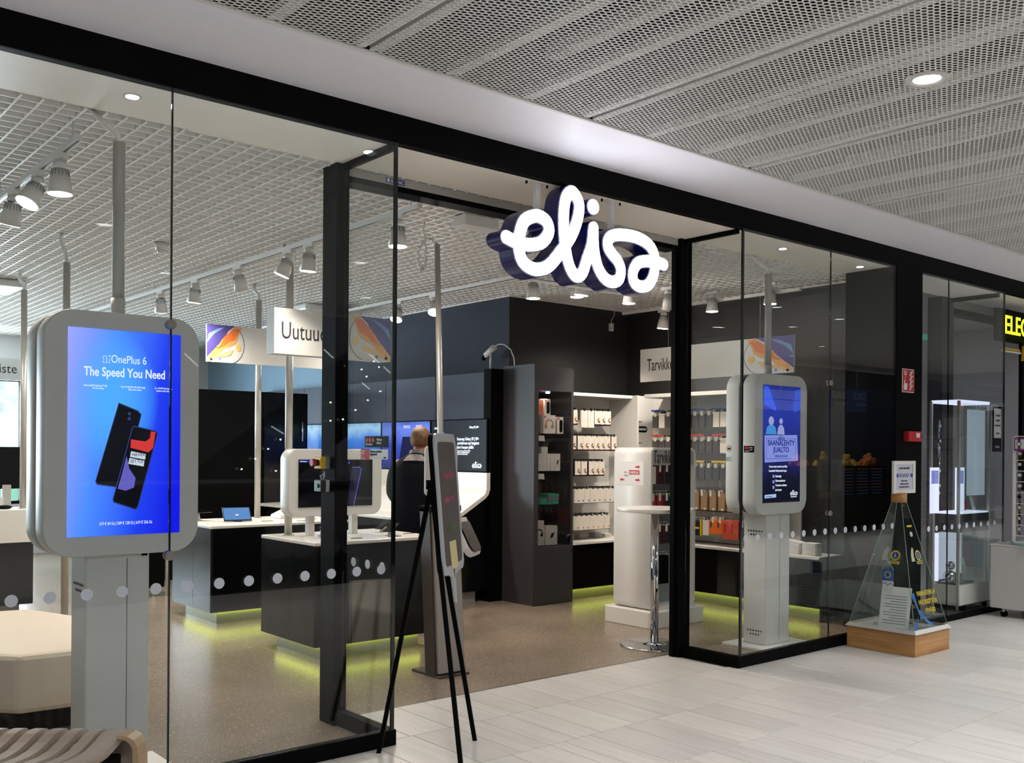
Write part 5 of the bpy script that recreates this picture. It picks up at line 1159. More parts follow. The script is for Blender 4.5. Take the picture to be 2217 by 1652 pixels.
text('LIONS CLUB HAMEIN', .022, M['text_dark'], pp, (7.72, -.3405, 1.467), align='CENTER', sx=.8)
for s, z in (('Kiitos avustasi', 1.365), ('vanhusten ja nuorten', 1.34), ('hyvinvoinnin tukemiseen', 1.315)): text(s, .02, M['text_dark'], pp, (7.72, -.3405, z), align='CENTER', sx=.8)

# ---------------- pier: fire sign and alarm box
o = thing('fire_alarm_sign', 'red and white fire alarm pictogram sign on the black pier', 'sign', (8.4, 0, 2.14))
box('plate', M['paper'], o, 8.300, 8.508, -0.004, 0.0, 2.143, 2.355); box('red_field', mat('sign_red', '#b01f26', 0.5), o, 8.308, 8.500, -0.0055, -0.004, 2.151, 2.347)
wp = M['text_white']
MB().prism([(8.325, 2.165), (8.375, 2.165), (8.385, 2.20), (8.38, 2.225), (8.345, 2.225), (8.345, 2.255), (8.33, 2.255), (8.33, 2.215), (8.32, 2.20)], 'y', -.007, -.0055).build('hand_print', wp, o)
q = MB(); q.box(8.345, 8.35, -.007, -.0055, 2.26, 2.30)
for (a_, b_, c_, d_) in ((8.33, 8.37, 2.30, 2.306), (8.33, 8.37, 2.33, 2.336), (8.33, 8.336, 2.306, 2.33), (8.364, 8.37, 2.306, 2.33), (8.344, 8.356, 2.312, 2.324)): q.box(a_, b_, -.007, -.0055, c_, d_)
q.build('button_print', wp, o)
for k in range(4): MB().prism([(8.42, 2.165 + .042 * k), (8.445, 2.168 + .042 * k), (8.465, 2.20 + .042 * k), (8.488, 2.20 + .042 * k), (8.472, 2.215 + .042 * k), (8.445, 2.205 + .042 * k)], 'y', -.007, -.0055).build('flame_print', wp, o)
o = thing('fire_alarm_box', 'red fire alarm call point on the black pier below the sign', 'alarm', (8.5, 0, 1.7))
box('box', M['red'], o, 8.33, 8.555, -0.055, 0.0, 1.705, 1.795, bevel=.004); box('label_plate', M['paper'], o, 8.455, 8.52, -.0565, -.055, 1.74, 1.78)
MB().cyl((8.56, -.02, 1.75), (8.60, -.02, 1.75), .018, n=12).build('conduit_gland', M['black'], o)

# ---------------- stickers on the glass, switches on the post
o = thing('security_sticker', 'black security company sticker with red dots on the left glass return', 'sticker', (2.925, .16, 1.64))
box('film', M['black_gloss'], o, 2.9235, 2.9255, .045, .285, 1.611, 1.673)
for k in range(3): MB().cyl((2.922, .262 - .033 * k, 1.651), (2.9235, .262 - .033 * k, 1.651), .014, n=14).build('red_dot_print', REDP, o)
text('SECURITAS', .016, M['text_white'], o, (2.9225, .272, 1.622), face='-x', sx=.9); text('Hälytys', .019, M['text_white'], o, (2.9225, .16, 1.648), face='-x'); text('Alarm', .019, M['text_white'], o, (2.9225, .16, 1.63), face='-x')
o = thing('workplace_sticker', 'red and grey workplace award sticker on the left glass return', 'sticker', (2.925, .16, 1.55))
box('film', M['kiosk'], o, 2.9235, 2.9255, .045, .325, 1.545, 1.600); box('red_field', REDP, o, 2.9225, 2.9235, .235, .325, 1.540, 1.602)
for k, s in enumerate(('Great', 'Place', 'To', 'Work')): text(s, .0165, M['text_white'], o, (2.922, .318, 1.587 - .0145 * k), face='-x', bold=.0003)
text('Suomen parhaat', .019, M['text_dark'], o, (2.9225, .228, 1.583), face='-x', sx=.95, bold=.0004); text('työpaikat', .019, M['text_dark'], o, (2.9225, .228, 1.567), face='-x', bold=.0004); text('2018', .013, M['text_dark'], o, (2.9225, .09, 1.550), face='-x')
o = thing('no_pets_sticker', 'round red ringed pictogram sticker on the right glass return', 'sticker', (5.983, .15, 1.6))
q = MB(); 
MB().tube([(5.9835, .115 + .022 * math.cos(a_ * PI / 12), 1.625 + .022 * math.sin(a_ * PI / 12)) for a_ in range(25)], .0022, 5).build('ring', REDP, o); box('pictogram', M['text_dark'], o, 5.983, 5.9845, .102, .128, 1.615, 1.632)
o = thing('notice_sticker', 'small clear square text sticker below the round sticker on the right glass return', 'sticker', (5.983, .15, 1.5))
q = MB().box(5.983, 5.9845, .08, .15, 1.525, 1.57); q.build('film', M['case_glass'], o); text('kamera', .014, M['text_dark'], o, (5.9825, .145, 1.55), face='-x'); text('valvonta', .014, M['text_dark'], o, (5.9825, .145, 1.535), face='-x')
o = thing('security_sticker', 'black security company sticker with red print on the right window near its corner', 'sticker', (6.05, 0, 1.6))
box('film', M['black_gloss'], o, 6.01, 6.135, -.0015, 0.0005, 1.596, 1.646); MB().box(6.018, 6.068, -.0025, -.0015, 1.62, 1.64).build('red_dot_print', REDP, o); text('Hälytys', .014, M['text_white'], o, (6.075, -.0025, 1.628)); text('Alarm', .014, M['text_white'], o, (6.075, -.0025, 1.612)); text('SECURITAS', .011, M['text_white'], o, (6.018, -.0025, 1.603))
o = thing('emergency_stop', 'yellow emergency stop box with red mushroom button on the left post', 'switch', (2.84, .6, 1.5))
box('yellow_cover', M['yellow'], o, 2.815, 2.850, .585, .665, 1.485, 1.555, bevel=.004); box('grey_back', M['greyplastic'], o, 2.850, 2.875, .585, .665, 1.485, 1.555, bevel=.003)
MB().cyl((2.795, .62, 1.52), (2.815, .62, 1.52), .018, n=16).build('collar', M['black'], o); MB().cyl((2.772, .62, 1.52), (2.795, .62, 1.52), .020, .024, n=16).build('red_button', M['red'], o)
o = thing('key_switch', 'small grey and black key switch box with hanging keys below the emergency stop', 'switch', (2.84, .6, 1.35))
box('front_cover', mat('switch_dark', '#3b3e40', 0.4), o, 2.815, 2.850, .585, .665, 1.352, 1.420, bevel=.004); box('white_back', M['kiosk'], o, 2.850, 2.875, .585, .665, 1.352, 1.420, bevel=.003)
MB().cyl((2.808, .625, 1.386), (2.815, .625, 1.386), .012, n=14).build('green_light', mat('switch_green', '#2f8a4c', 0.4), o)
MB().tube([(2.83, .60, 1.42), (2.82, .60, 1.445), (2.835, .595, 1.455), (2.845, .60, 1.43)], .0035, 6).tube([(2.84, .60, 1.425), (2.85, .60, 1.45), (2.845, .60, 1.47)], .0035, 6).build('cable_tie', M['white_plastic'], o)

# ---------------- hanging signs
def hang_sign(label, axis, a0, a1, c, z0, z1, th, words, flip=False):
    """flat hanging banner; axis 'x' runs along x facing -y, axis 'y' runs along y facing -x"""
    mid = (a0 + a1) / 2
    t_ = thing('hanging_sign', label, 'sign', (mid, c, z0) if axis == 'x' else (c, mid, z0))
    if axis == 'x': b_ = box('panel', M['white_plastic'], t_, a0, a1, c, c + th, z0, z1)
    else: b_ = box('panel', M['white_plastic'], t_, c, c + th, a0, a1, z0, z1)
    for k in (0.2, 0.8):
        p = a0 + (a1 - a0) * k
        pt = (p, c + th / 2) if axis == 'x' else (c + th / 2, p)
        MB().cyl((*pt, z1), (*pt, 3.25), 0.0016, n=6).build('wire', M['alu'], t_)
    def P(u, v, k):   # u along reading direction from the left edge
        return (a0 + u, c - k, z0 + v) if axis == 'x' else (c - k, a1 - u, z0 + v)
    return t_, b_, P
def swirl(b_, P, u0, u1, h, mirror):
    """printed orange and violet splash at one end of a banner"""
    def q_(pts, m_, k, nm='splash_print'):
        pp_ = [(u0 + (u1 - u0) * ((1 - a_) if mirror else a_), h * v) for a_, v in pts]
        MB().add([P(u, v, k) for u, v in pp_], [tuple(range(len(pp_)))]).build(nm, m_, b_)
    q_([(0, 0.12), (0, 1), (.78, 1), (.6, .86), (.45, .6), (.3, .45), (.12, .25)], SPV, .0008)
    q_([(0.0, .5), (.2, .75), (.5, .95), (.3, .9), (.05, .75)], SPB, .0012)
    q_([(.0, .04), (.14, .28), (.3, .42), (.42, .62), (.55, .75), (.78, .98), (.86, 1), (.98, .97), (.9, .8), (.82, .55), (.66, .44), (.5, .38), (.3, .2)], SPO2, .0016)
    q_([(.22, .38), (.36, .44), (.48, .70), (.75, .93), (.9, .9), (.78, .62), (.6, .55), (.5, .45), (.34, .36)], SPO, .002)
    q_([(.0, .0), (.2, .16), (.45, .26), (.75, .36), (.66, .20), (.3, .12)], SPO3, .0022)
    q_([(.88 + .07 * math.cos(k * PI / 6), .42 + .10 * math.sin(k * PI / 6)) for k in range(12)], SPY, .0022)
    q_([(.12 + .03 * math.cos(k * PI / 6), .07 + .04 * math.sin(k * PI / 6)) for k in range(12)], SPB, .0022); q_([(.36 + .03 * math.cos(k * PI / 6), .09 + .04 * math.sin(k * PI / 6)) for k in range(12)], SPB, .0022)
    arc = [(.62 + .42 * math.cos(a_), .5 + .52 * math.sin(a_)) for a_ in [math.radians(-75 + 12 * k) for k in range(14)]]
    pp_ = [P(u0 + (u1 - u0) * ((1 - a_) if mirror else a_), min(h, max(0, h * v)), .0012) for a_, v in arc]
    MB().tube(pp_, .0022, 5).build('ring_print', SPV, b_)
SPV = mat('splash_violet', '#4a3f86', 0.5); SPB = mat('splash_blue', '#6f8fc4', 0.5); SPO = mat('splash_orange', '#e0742e', 0.5); SPO2 = mat('splash_amber', '#e8a75c', 0.5); SPO3 = mat('splash_sand', '#e9bd84', 0.5); SPY = mat('splash_yellow', '#f0c468', 0.5)
t_, b_, P = hang_sign('nearer white hanging banner reading Uutuudet, deep box with splash at its right end', 'x', 3.47, 4.53, 2.50, 2.335, 2.69, 0.13, None)
text('Uutuudet', 0.19, M['text_dark'], b_, P(.055, .12, .0015), sx=0.70); swirl(b_, P, .68, 1.06, .355, True)
t_, b_, P = hang_sign('farther white hanging banner reading Tabletit with splash at its left end', 'x', 3.775, 5.15, 4.50, 2.42, 2.775, 0.02, None)
text('Tabletit', 0.185, M['text_dark'], b_, P(.66, .11, .0015), sx=0.75); swirl(b_, P, .0, .36, .355, False)
t_, b_, P = hang_sign('white hanging banner reading Tarvikkeet over the side shelving, splash at its right end', 'y', 0.85, 2.77, 7.90, 2.345, 2.695, 0.02, None)
text('Tarvikkeet', 0.185, M['text_dark'], b_, P(.10, .115, .0015), face='-x', sx=0.56); swirl(b_, P, 1.38, 1.92, .35, True)
t_, b_, P = hang_sign('grey white hanging banner ending in piste before the daylight window', 'x', 1.5, 3.66, 10.5, 2.525, 2.83, 0.02, None)
text('Palvelupiste', 0.185, M['text_dark'], b_, P(2.06, .10, .0015), align='RIGHT', sx=0.9)

# ---------------- track lighting
def spot_proto():
    t_ = thing('track_spot', 'white track spotlight', 'spotlight', (0, 0, 0), 'track spotlights')
    box('adapter', M['white_plastic'], t_, -.018, .018, -.07, .07, -.03, 0.0)
    MB().cyl((0, 0, -.03), (0, 0, -.065), .03, .04, n=16).build('swivel', M['white_plastic'], t_)
    hd_ = MB().cyl((0, 0, -.075), (0, 0, -.115), .036, .048, n=22).cyl((0, 0, -.115), (0, 0, -.205), .048, .064, n=22).build('lamp_head', M['white_plastic'], t_)
    q_ = MB()
    for k in range(16): a_ = k * PI / 8; q_.cyl((.041 * math.cos(a_), .041 * math.sin(a_), -.078), (.0475 * math.cos(a_), .0475 * math.sin(a_), -.112), .0022, n=4)
    f_ = q_.build('cooling_slots', M['greyplastic'], hd_)
    g_ = MB().cyl((0, 0, -.2045), (0, 0, -.2075), .058, n=22).build('lens', M['led'], hd_)
    return t_, hd_
proto, headp = spot_proto(); KIDS[proto.name] = children(proto); KIDS[headp.name] = children(headp)
spots = []
def tk(x, y0, y1, label):
    t_ = thing('light_track', label, 'track', (x, (y0 + y1) / 2, 3.15))
    box('rail', M['white'], t_, x - .018, x + .018, y0, y1, 3.13, 3.16); box('rail_groove', M['kiosk_dark'], t_, x - .006, x + .006, y0 + .01, y1 - .01, 3.1285, 3.13)
    y = y0 + .1
    while y < y1: MB().cyl((x, y, 3.16), (x, y, 3.25), .004, n=6).build('hanger', M['white'], t_); y += 1.5
tk(1.50, .68, 9, 'leftmost white ceiling light track'); tk(3.56, .68, 9.5, 'middle white ceiling light track, above the two counters'); tk(5.66, 1.0, 8.8, 'right white ceiling light track, before the screen wall'); tk(8.08, .9, 3.2, 'short white light track above the accessory corner')
LS = [(1.50, 1.00, 0, 0, 1, 'in the top left, right one of the pair'), (1.50, 1.42, .5, 1.9, 1, 'in the top left, left one of the pair'), (1.5, 1.95, .3, .3, 1, 'at the left photo edge below the pair'),
      (3.56, .93, 0, 0, 1, 'behind the glass corner left of the entrance'), (3.56, 2.12, .1, .2, 1, 'just left of the left black post'), (3.56, 2.45, .4, .9, 1, 'half behind the left black post'), (3.56, 3.35, -.25, 1.2, 0, 'switched off, between two lit ones on the middle track'), (3.56, 4.25, .15, .4, 1, 'above the banner splash on the middle track'), (3.56, 5.1, .3, -.4, 1, 'farthest visible on the middle track'),
      (5.66, 4.1, .45, 2.2, 1, 'low against the blue wall beside the glass edge'), (5.66, 3.45, .55, 2.44, 1, 'facing the viewer above the ticket pillar'), (5.66, 1.98, 0, 0, 1, 'below the letter e of the glowing sign'), (5.85, 1.55, .15, .4, 1, 'below the letter s of the glowing sign'),
      (7.0, 1.60, -.3, 2.2, 0, 'switched off, near the right black post'), (5.66, 5.2, .2, .3, 1, 'hidden deeper on the right track'), (1.5, 3.4, .3, 0, 1, 'deeper on the leftmost track'), (1.5, 5.0, .3, 0, 1, 'far on the leftmost track'), (8.08, 2.6, .1, .2, 1, 'over the corner shelving'), (3.56, 6.3, .1, 0, 1, 'far on the middle track')]
for i, (x, y, tilt, rz, onn, lb) in enumerate(LS):
    t_ = proto if i == 0 else copy_tree(proto)
    t_.location = (x, y, 3.13); t_['label'] = 'white track spotlight ' + lb
    hd_ = [c for c in t_.children if c.name.startswith('lamp_head')][0]
    hd_.rotation_euler = (tilt, 0, rz); hd_.rotation_mode = 'XYZ'
    Rz = Matrix.Rotation(rz, 3, 'Z') @ Matrix.Rotation(tilt, 3, 'X'); hd_.location = (0, 0, -.065) ; hd_.location = Vector((0, 0, -.07)) - Rz @ Vector((0, 0, -.07))
    if not onn:
        for c in hd_.children:
            if c.name.startswith('lens'): c.data = c.data.copy(); c.data.materials[0] = M['kiosk']
    else:
        d = Rz @ Vector((0, 0, -1)); p = Vector((x, y, 3.13)) + hd_.location + Rz @ Vector((0, 0, -.225))
        spot_light('track_lamp', p, p + d, 40 if (x < 2 or (3 < x < 4 and y < 1)) else (46 if (3 < x < 4 and 2 < y < 3.6) else ((66 if y > 1.7 else 42) if (x > 5 and y < 3.8) else 118)), (1.0, 0.90, 0.80), 110 if (3 < x < 4 and 2 < y < 3.6) else 160, .8, .05)
# extra aimed heads added to brighten the accessory corner, the gondola and the banner
for i, (x, y, tx, ty, tz, e) in enumerate(((8.02, 1.9, 8.45, 2.0, 1.3, 60), (7.0, 2.1, 7.85, 3.5, 1.2, 95), (5.3, 1.2, 6.9, 1.7, 0.9, 20), (6.35, 2.15, 7.9, 1.75, 2.5, 22), (8.02, 1.2, 8.4, 1.3, 1.0, 30))):
    t_ = copy_tree(proto); t_.location = (x, y, 3.235); t_['label'] = 'added white spotlight under the grid ceiling, aimed at ' + ('the side shelving', 'the back shelving', 'the gondola', 'the banner over the side shelving', 'the near end of the side shelving')[i]
    spot_light('track_lamp', (x, y, 2.99), (tx, ty, tz), e, (1.0, 0.88, 0.76), 62 if i == 1 else 95, .8, .05)
# ceiling details
t = thing('ceiling_cassette', 'white ceiling air cassette half hidden behind the banners', 'air unit', (5.7, 5.9, 3.2))
box('casing', M['white_plastic'], t, 5.35, 6.1, 5.5, 6.25, 3.17, 3.25, bevel=.02); box('slot', M['kiosk_dark'], t, 5.42, 6.03, 5.56, 5.60, 3.168, 3.17)
t = thing('ceiling_cassette', 'white ceiling air cassette at the left edge of the photo', 'air unit', (2.3, 6.6, 3.2))
box('casing', M['white_plastic'], t, 1.95, 2.6, 6.1, 6.8, 3.18, 3.25, bevel=.02); box('slot', M['kiosk_dark'], t, 2.0, 2.55, 6.14, 6.18, 3.178, 3.18)
o = MB().cyl((2.94, 3.42, 3.19), (2.94, 3.42, 3.25), .05, .055, n=20).cyl((2.94, 3.42, 3.165), (2.94, 3.42, 3.19), .03, .045, n=20).build('smoke_detector', M['white_plastic'], None, origin=True); o['label'] = 'round white smoke detector on the grid ceiling'; o['category'] = 'detector'
t = thing('projector_bracket', 'white flat ceiling box behind the letter e of the glowing sign', 'ceiling box', (4.25, 1.05, 3.2))
box('box', M['white_plastic'], t, 4.15, 4.45, .98, 1.12, 3.17, 3.25, bevel=.004)
t = thing('sensor_box', 'small white box hanging by its cable before the black wall', 'sensor', (8.28, 3.55, 3.03))
box('box', M['white_plastic'], t, 8.255, 8.305, 3.56, 3.60, 3.0, 3.09, bevel=.003); MB().tube([(8.28, 3.58, 3.09), (8.285, 3.58, 3.13), (8.32, 3.575, 3.18), (8.33, 3.57, 3.25)], .004, 6).build('cable', M['white_plastic'], t)
# mall downlights
pr = thing('downlight', 'round recessed downlight in the mesh ceiling', 'downlight', (4.585, -2.118, 3.41), 'downlights in the mesh ceiling')
q = MB(); n_ = 32
for (ra, za, rb, zb) in ((.105, -.001, .105, -.008), (.105, -.008, .078, -.012), (.078, -.012, .062, -.003)):
    vs = [(4.585 + ra * math.cos(2 * PI * k / n_), -2.118 + ra * math.sin(2 * PI * k / n_), 3.41 + za) for k in range(n_)] + [(4.585 + rb * math.cos(2 * PI * k / n_), -2.118 + rb * math.sin(2 * PI * k / n_), 3.41 + zb) for k in range(n_)]
    q.add(vs, [(k, (k + 1) % n_, n_ + (k + 1) % n_, n_ + k) for k in range(n_)], True)
q.build('trim_ring', M['ledring'], pr); MB().cyl((4.585, -2.118, 3.4060), (4.585, -2.118, 3.4085), .064, n=n_).build('lamp_disc', M['led_soft'], pr)
pr['label'] = 'bright round downlight recessed in the mesh ceiling at upper right'
KIDS[pr.name] = children(pr)
spot_light('downlight_lamp', (4.585, -2.118, 3.40), (4.585, -2.118, 0), 70, (1, .98, .95), 120, .9, .05)
DL = [(8.9, -2.8, 150), (10.4, -2.77, 150), (11.95, -2.85, 150), (14.8, -4.93, 220), (15.8, -6.2, 200), (18.0, -3.0, 200), (17.0, -2.8, 150), (21.0, -4.0, 200)]
DL += [(x, -3.75, 185) for x in (-2.2, 0.2, 2.6, 5.0, 7.4, 9.8, 12.2)] + [(x, -5.6, 200) for x in (-1.0, 1.4, 3.8, 6.2, 8.6, 11.0, 13.4)]
for k, (x, y, e_) in enumerate(DL):
    o = copy_tree(pr, label='round recessed downlight farther along the corridor, seen only as a reflection', loc=(x, y, 3.41))
    spot_light('downlight_lamp', (x, y, 3.39), (x, y, 0), e_, (.95, .97, 1.0), 150, .9, .06)

# ================================================================== PERSON (seen from behind)
def skin_mesh(name, joints, bones, m_, parent, sub=2, root=0):
    bm = bmesh.new(); lay = bm.verts.layers.skin.verify(); vs = []
    for i, (p, r) in enumerate(joints):
        v = bm.verts.new(p); v[lay].radius = (r, r) if not isinstance(r, tuple) else r; v[lay].use_root = (i == root); vs.append(v)
    for a_, b_ in bones: bm.edges.new((vs[a_], vs[b_]))
    me = bpy.data.meshes.new(name); bm.to_mesh(me); bm.free()
    o = bpy.data.objects.new(name, me); COL.objects.link(o); o.parent = parent
    sk = o.modifiers.new('skin', 'SKIN'); sk.use_smooth_shade = True
    sb = o.modifiers.new('sub', 'SUBSURF'); sb.levels = sub; sb.render_levels = sub
    dg = bpy.context.evaluated_depsgraph_get(); dg.update()
    me2 = bpy.data.meshes.new_from_object(o.evaluated_get(dg)); o.modifiers.clear(); o.data = me2
    me2.materials.clear(); me2.materials.append(m_)
    for p in me2.polygons: p.use_smooth = True
    return o
# local frame: +x forward, +y to the person's left
pe = thing('person', 'person in a dark navy jacket seen from behind, leaning over the white worktop', 'person', (0, 0, 0))
J = [((0, 0, .95), .13), ((.02, 0, 1.15), .14), ((.07, 0, 1.36), .15), ((.12, 0, 1.49), .075), ((.155, 0, 1.57), .058),       # 0-4 spine, neck
     ((.175, 0, 1.655), .080), ((.185, 0, 1.725), .070),                                                                   # 5-6 head
     ((0, .10, .90), .095), ((.04, .11, .50), .062), ((.0, .11, .10), .042), ((.13, .12, .045), .035),                       # 7-10 left leg
     ((0, -.10, .90), .095), ((.02, -.11, .50), .062), ((-.03, -.11, .10), .042), ((.10, -.12, .045), .035),                # 11-14 right leg
     ((.09, .19, 1.45), .068), ((.12, .26, 1.17), .046), ((.34, .22, 1.02), .033), ((.40, .21, 1.0), .028),                  # 15-18 left arm
     ((.09, -.19, 1.45), .068), ((.13, -.26, 1.17), .046), ((.35, -.20, 1.04), .033), ((.41, -.19, 1.02), .028)]
B_ = [(0, 1), (1, 2), (2, 3), (3, 4), (4, 5), (5, 6), (0, 7), (7, 8), (8, 9), (9, 10), (0, 11), (11, 12), (12, 13), (13, 14), (2, 15), (15, 16), (16, 17), (17, 18), (2, 19), (19, 20), (20, 21), (21, 22)]
body = skin_mesh('body', J, B_, M['skin'], pe)
body.data.materials.append(M['jeans'])
for p in body.data.polygons:
    if p.center.z < 0.98: p.material_index = 1
# jacket: lofted torso with a hem plus two sleeves, one continuous cloth piece each
def loft(rings, n=28):
    q = MB(); vs = []
    for (cx, cy, z, a_, b_, tl) in rings:
        for k in range(n):
            t_ = 2 * PI * k / n; ca, sa = math.cos(t_), math.sin(t_)
            x = cx + b_ * abs(ca) ** .85 * (1 if ca > 0 else -1); y = cy + a_ * abs(sa) ** .85 * (1 if sa > 0 else -1)
            fold = 0.006 * math.sin(5 * t_ + z * 9) + .004 * math.sin(11 * t_ - z * 23)
            vs.append((x + fold * ca, y + fold * sa, z + tl * ca))
    m_ = len(rings)
    return q.add(vs, [(i * n + k, i * n + (k + 1) % n, (i + 1) * n + (k + 1) % n, (i + 1) * n + k) for i in range(m_ - 1) for k in range(n)], True)
rg = [(.01, 0, .80, .225, .150, .01), (.01, 0, .84, .228, .152, .01), (.012, 0, .95, .222, .150, .0), (.02, 0, 1.08, .212, .145, 0), (.04, 0, 1.20, .216, .150, 0), (.06, 0, 1.32, .235, .150, -.01), (.08, 0, 1.42, .238, .138, -.02), (.095, 0, 1.48, .205, .115, -.03), (.11, 0, 1.515, .14, .095, -.03), (.12, 0, 1.54, .095, .085, -.03)]
jk = loft(rg).build('jacket', M['navycloth'], pe)
for sgn in (1, -1):
    skin_mesh('sleeve', [((.08, .17 * sgn, 1.455), .085), ((.10, .235 * sgn, 1.36), .078), ((.12, .27 * sgn, 1.18), .066), ((.22, .25 * sgn, 1.10), .060), ((.34, .21 * sgn, 1.03), .052)], [(0, 1), (1, 2), (2, 3), (3, 4)], M['navycloth'], pe)
cl = loft([(.085, 0, 1.462, .165, .125, -.035), (.105, 0, 1.50, .135, .112, -.035), (.13, 0, 1.55, .088, .088, -.02), (.135, 0, 1.585, .080, .082, -.015), (.135, 0, 1.588, .072, .074, -.015)]).build('collar', M['greycloth'], pe)
# head details
hr = MB(); hc = Vector((.18, 0, 1.70))
bm = bmesh.new(); bmesh.ops.create_icosphere(bm, subdivisions=4, radius=1)
rh = random.Random(5); vs = []; keep = []
for v in bm.verts:
    c = v.co; f = 1 + .03 * math.sin(17 * c.x + 5 * c.y) * math.sin(13 * c.z + 3) + rh.uniform(-.012, .012)
    vs.append(hc + Vector((c.x * .112 * f - .012, c.y * .096 * f, c.z * .120 * f + .008)))
fs = [tuple(v.index for v in fa_.verts) for fa_ in bm.faces if all((vv.co.z > -.72 and vv.co.x < .30) or vv.co.z > .45 for vv in fa_.verts)]
bm.free(); hr.add(vs, fs, True).build('hair', M['hair'], pe, recalc=False)
for sgn in (1, -1): MB().sphere((.19, .088 * sgn, 1.675), .028, 12, (.65, .35, 1.1)).build('ear', M['skin'], pe)
MB().sphere((.268, 0, 1.672), .018, 10, (1, .7, 1.2)).build('nose', M['skin'], pe)
for sgn in (1, -1): MB().sphere((.255, .032 * sgn, 1.695), .011, 10).build('eye', M['text_white'], pe)
MB().sphere((.262, 0, 1.632), .018, 10, (.35, 1.2, .35)).build('mouth', mat('lips', '#9c5648', 0.5), pe)
for sgn in (1, -1):
    hx = Vector((.42, .20 * sgn, 1.01))
    jn = [(hx + Vector((-.03, 0, 0)), .027), (hx + Vector((.03, 0, -.004)), .034), (hx + Vector((.065, 0, -.010)), .028)]; bn = [(0, 1), (1, 2)]
    for k in range(4):
        y_ = (k - 1.5) * .019; ln_ = (.035, .042, .039, .03)[k]; b0_ = len(jn)
        jn += [(hx + Vector((.07, y_, -.010)), .0095), (hx + Vector((.07 + ln_, y_ * 1.1, -.020)), .0085), (hx + Vector((.07 + ln_ * 1.6, y_ * 1.1, -.040)), .0075)]; bn += [(2, b0_), (b0_, b0_ + 1), (b0_ + 1, b0_ + 2)]
    b0_ = len(jn); jn += [(hx + Vector((.02, -.035 * sgn, -.005)), .012), (hx + Vector((.055, -.050 * sgn, -.018)), .009)]; bn += [(1, b0_), (b0_, b0_ + 1)]
    skin_mesh('hand', jn, bn, M['skin'], pe, 1)
pe.location = (5.30, 3.27, 0); pe.rotation_euler = (0, 0, math.radians(34))

# ================================================================== JEWELLER NEXT DOOR
w = struct('window_4', (9.5, 0, 0), 'frameless glass shopfront of the jeweller next door')
pane_y(w, 8.66, 9.168, 0.002, 0.06, 3.257); pane_y(w, 9.176, 10.36, 0.002, 0.06, 3.257)
box('pane', M['glass'], w, 10.352, 10.362, 0.012, 0.53, 0.06, 3.256); box('joint', M['glass_edge'], w, 9.1685, 9.1755, 0.001, 0.012, 0.06, 3.256); box('corner_joint', M['glass_edge'], w, 10.357, 10.372, 0.0, 0.014, 0.06, 3.256)
dots(w, [8.80 + 0.1508 * k for k in range(10) if 8.80 + .1508 * k < 10.3], z=0.90)
box('base_channel', M['black'], w, 8.66, 10.38, 0.0, 0.06, 0.0, 0.06); box('return_beam', M['black'], w, 10.34, 10.38, .06, .56, 3.215, 3.257)
box('post', mat('post_steel_grey', '#4a494c', 0.35, .4), w, 10.13, 10.38, 0.54, 0.70, 0, 3.257)
box('post', mat('post_dark_grey', '#3a393b', 0.45), w, 8.66, 8.80, 0.5, 0.62, 0, 3.257)
jf = struct('floor', (10, 3, 0), 'light floor of the jeweller'); box('floor_board', mat('jeweller_floor', '#a7a39c', .4), jf, 8.66, 22, 0.06, 8, -0.05, -0.002)
jw = struct('wall_jeweller', (12, 5, 0), 'pale inside walls of the jeweller')
MB().box(8.66, 8.72, .5, 8, 0, 3.4).box(8.66, 22, 6.0, 6.1, 0, 3.4).box(8.66, 34, .10, 8, 3.36, 3.42).box(14, 14.1, .2, 6.0, 0, 3.4).build('wall_panel', mat('jeweller_wall', '#a3a0a4', .6), jw)
area_light('jeweller_luminaire', (11.5, 2.4, 3.3), 1.6, 22, (.92, .95, 1.0), (0, 0, 0), 1.6)
hdj = struct('trim_6', (12, .6, 3.2), 'grey sliding door header of the jeweller')
box('header_cover', M['alu_dull'], hdj, 10.38, 14, .562, .70, 3.16, 3.256); box('header_rail', M['black'], hdj, 10.38, 14, .565, .69, 3.10, 3.16)
o = thing('exit_sign', 'small hanging green and grey exit sign inside the jeweller', 'sign', (11.3, 1.2, 2.9)); box('plate', mat('exit_green', '#2c7a66', .5, emit='#2c7a66', estr=.5), o, 11.3, 11.32, 1.1, 1.4, 2.95, 3.02); box('lower_plate', M['greyplastic'], o, 11.3, 11.32, 1.1, 1.4, 2.78, 2.95); MB().cyl((11.31, 1.25, 3.02), (11.31, 1.25, 3.36), .01).build('rod', M['white'], o)
o = thing('neon_sign', 'yellow lit letters ELE on a black panel at the right photo edge', 'sign', (10.6, .1, 2.9))
box('backing', M['black'], o, 10.56, 12.2, .16, .20, 2.80, 3.14)
YN = mat('neon_yellow', '#e8f02a', .4, emit='#dcea2a', estr=1.1)
text('ELEGANT', .27, YN, o, (10.44, .035, 2.85), sx=.95, bold=.003, extrude=.003)
GY = mat('gold_print', '#c9a020', .4, .3)
box('panel', M['black'], o, 11.08, 12.2, .12, .16, 1.2, 2.80); text('Kultaa', .24, GY, o, (11.00, .10, 2.60), sx=.8, extrude=.01, shear=.2); box('gold_bar', GY, o, 10.56, 11.00, .11, .125, 2.70, 2.72); box('white_bar', M['white'], o, 10.56, 11.02, .11, .125, 2.675, 2.692)
o = thing('door_poster', 'small framed opening hours sign hanging at the jeweller glass corner', 'sign', (10.2, .05, 1.8))
box('frame', M['black'], o, 10.16, 10.35, .02, .03, 1.62, 2.08); box('paper', M['paper'], o, 10.175, 10.335, .018, .02, 1.76, 2.06)
for k, s in enumerate(('Tervetuloa', 'ostoksille', 'kauppaamme')): text(s, .03, M['text_dark'], o, (10.255, .0165, 1.98 - .05 * k), align='CENTER', sx=.8)
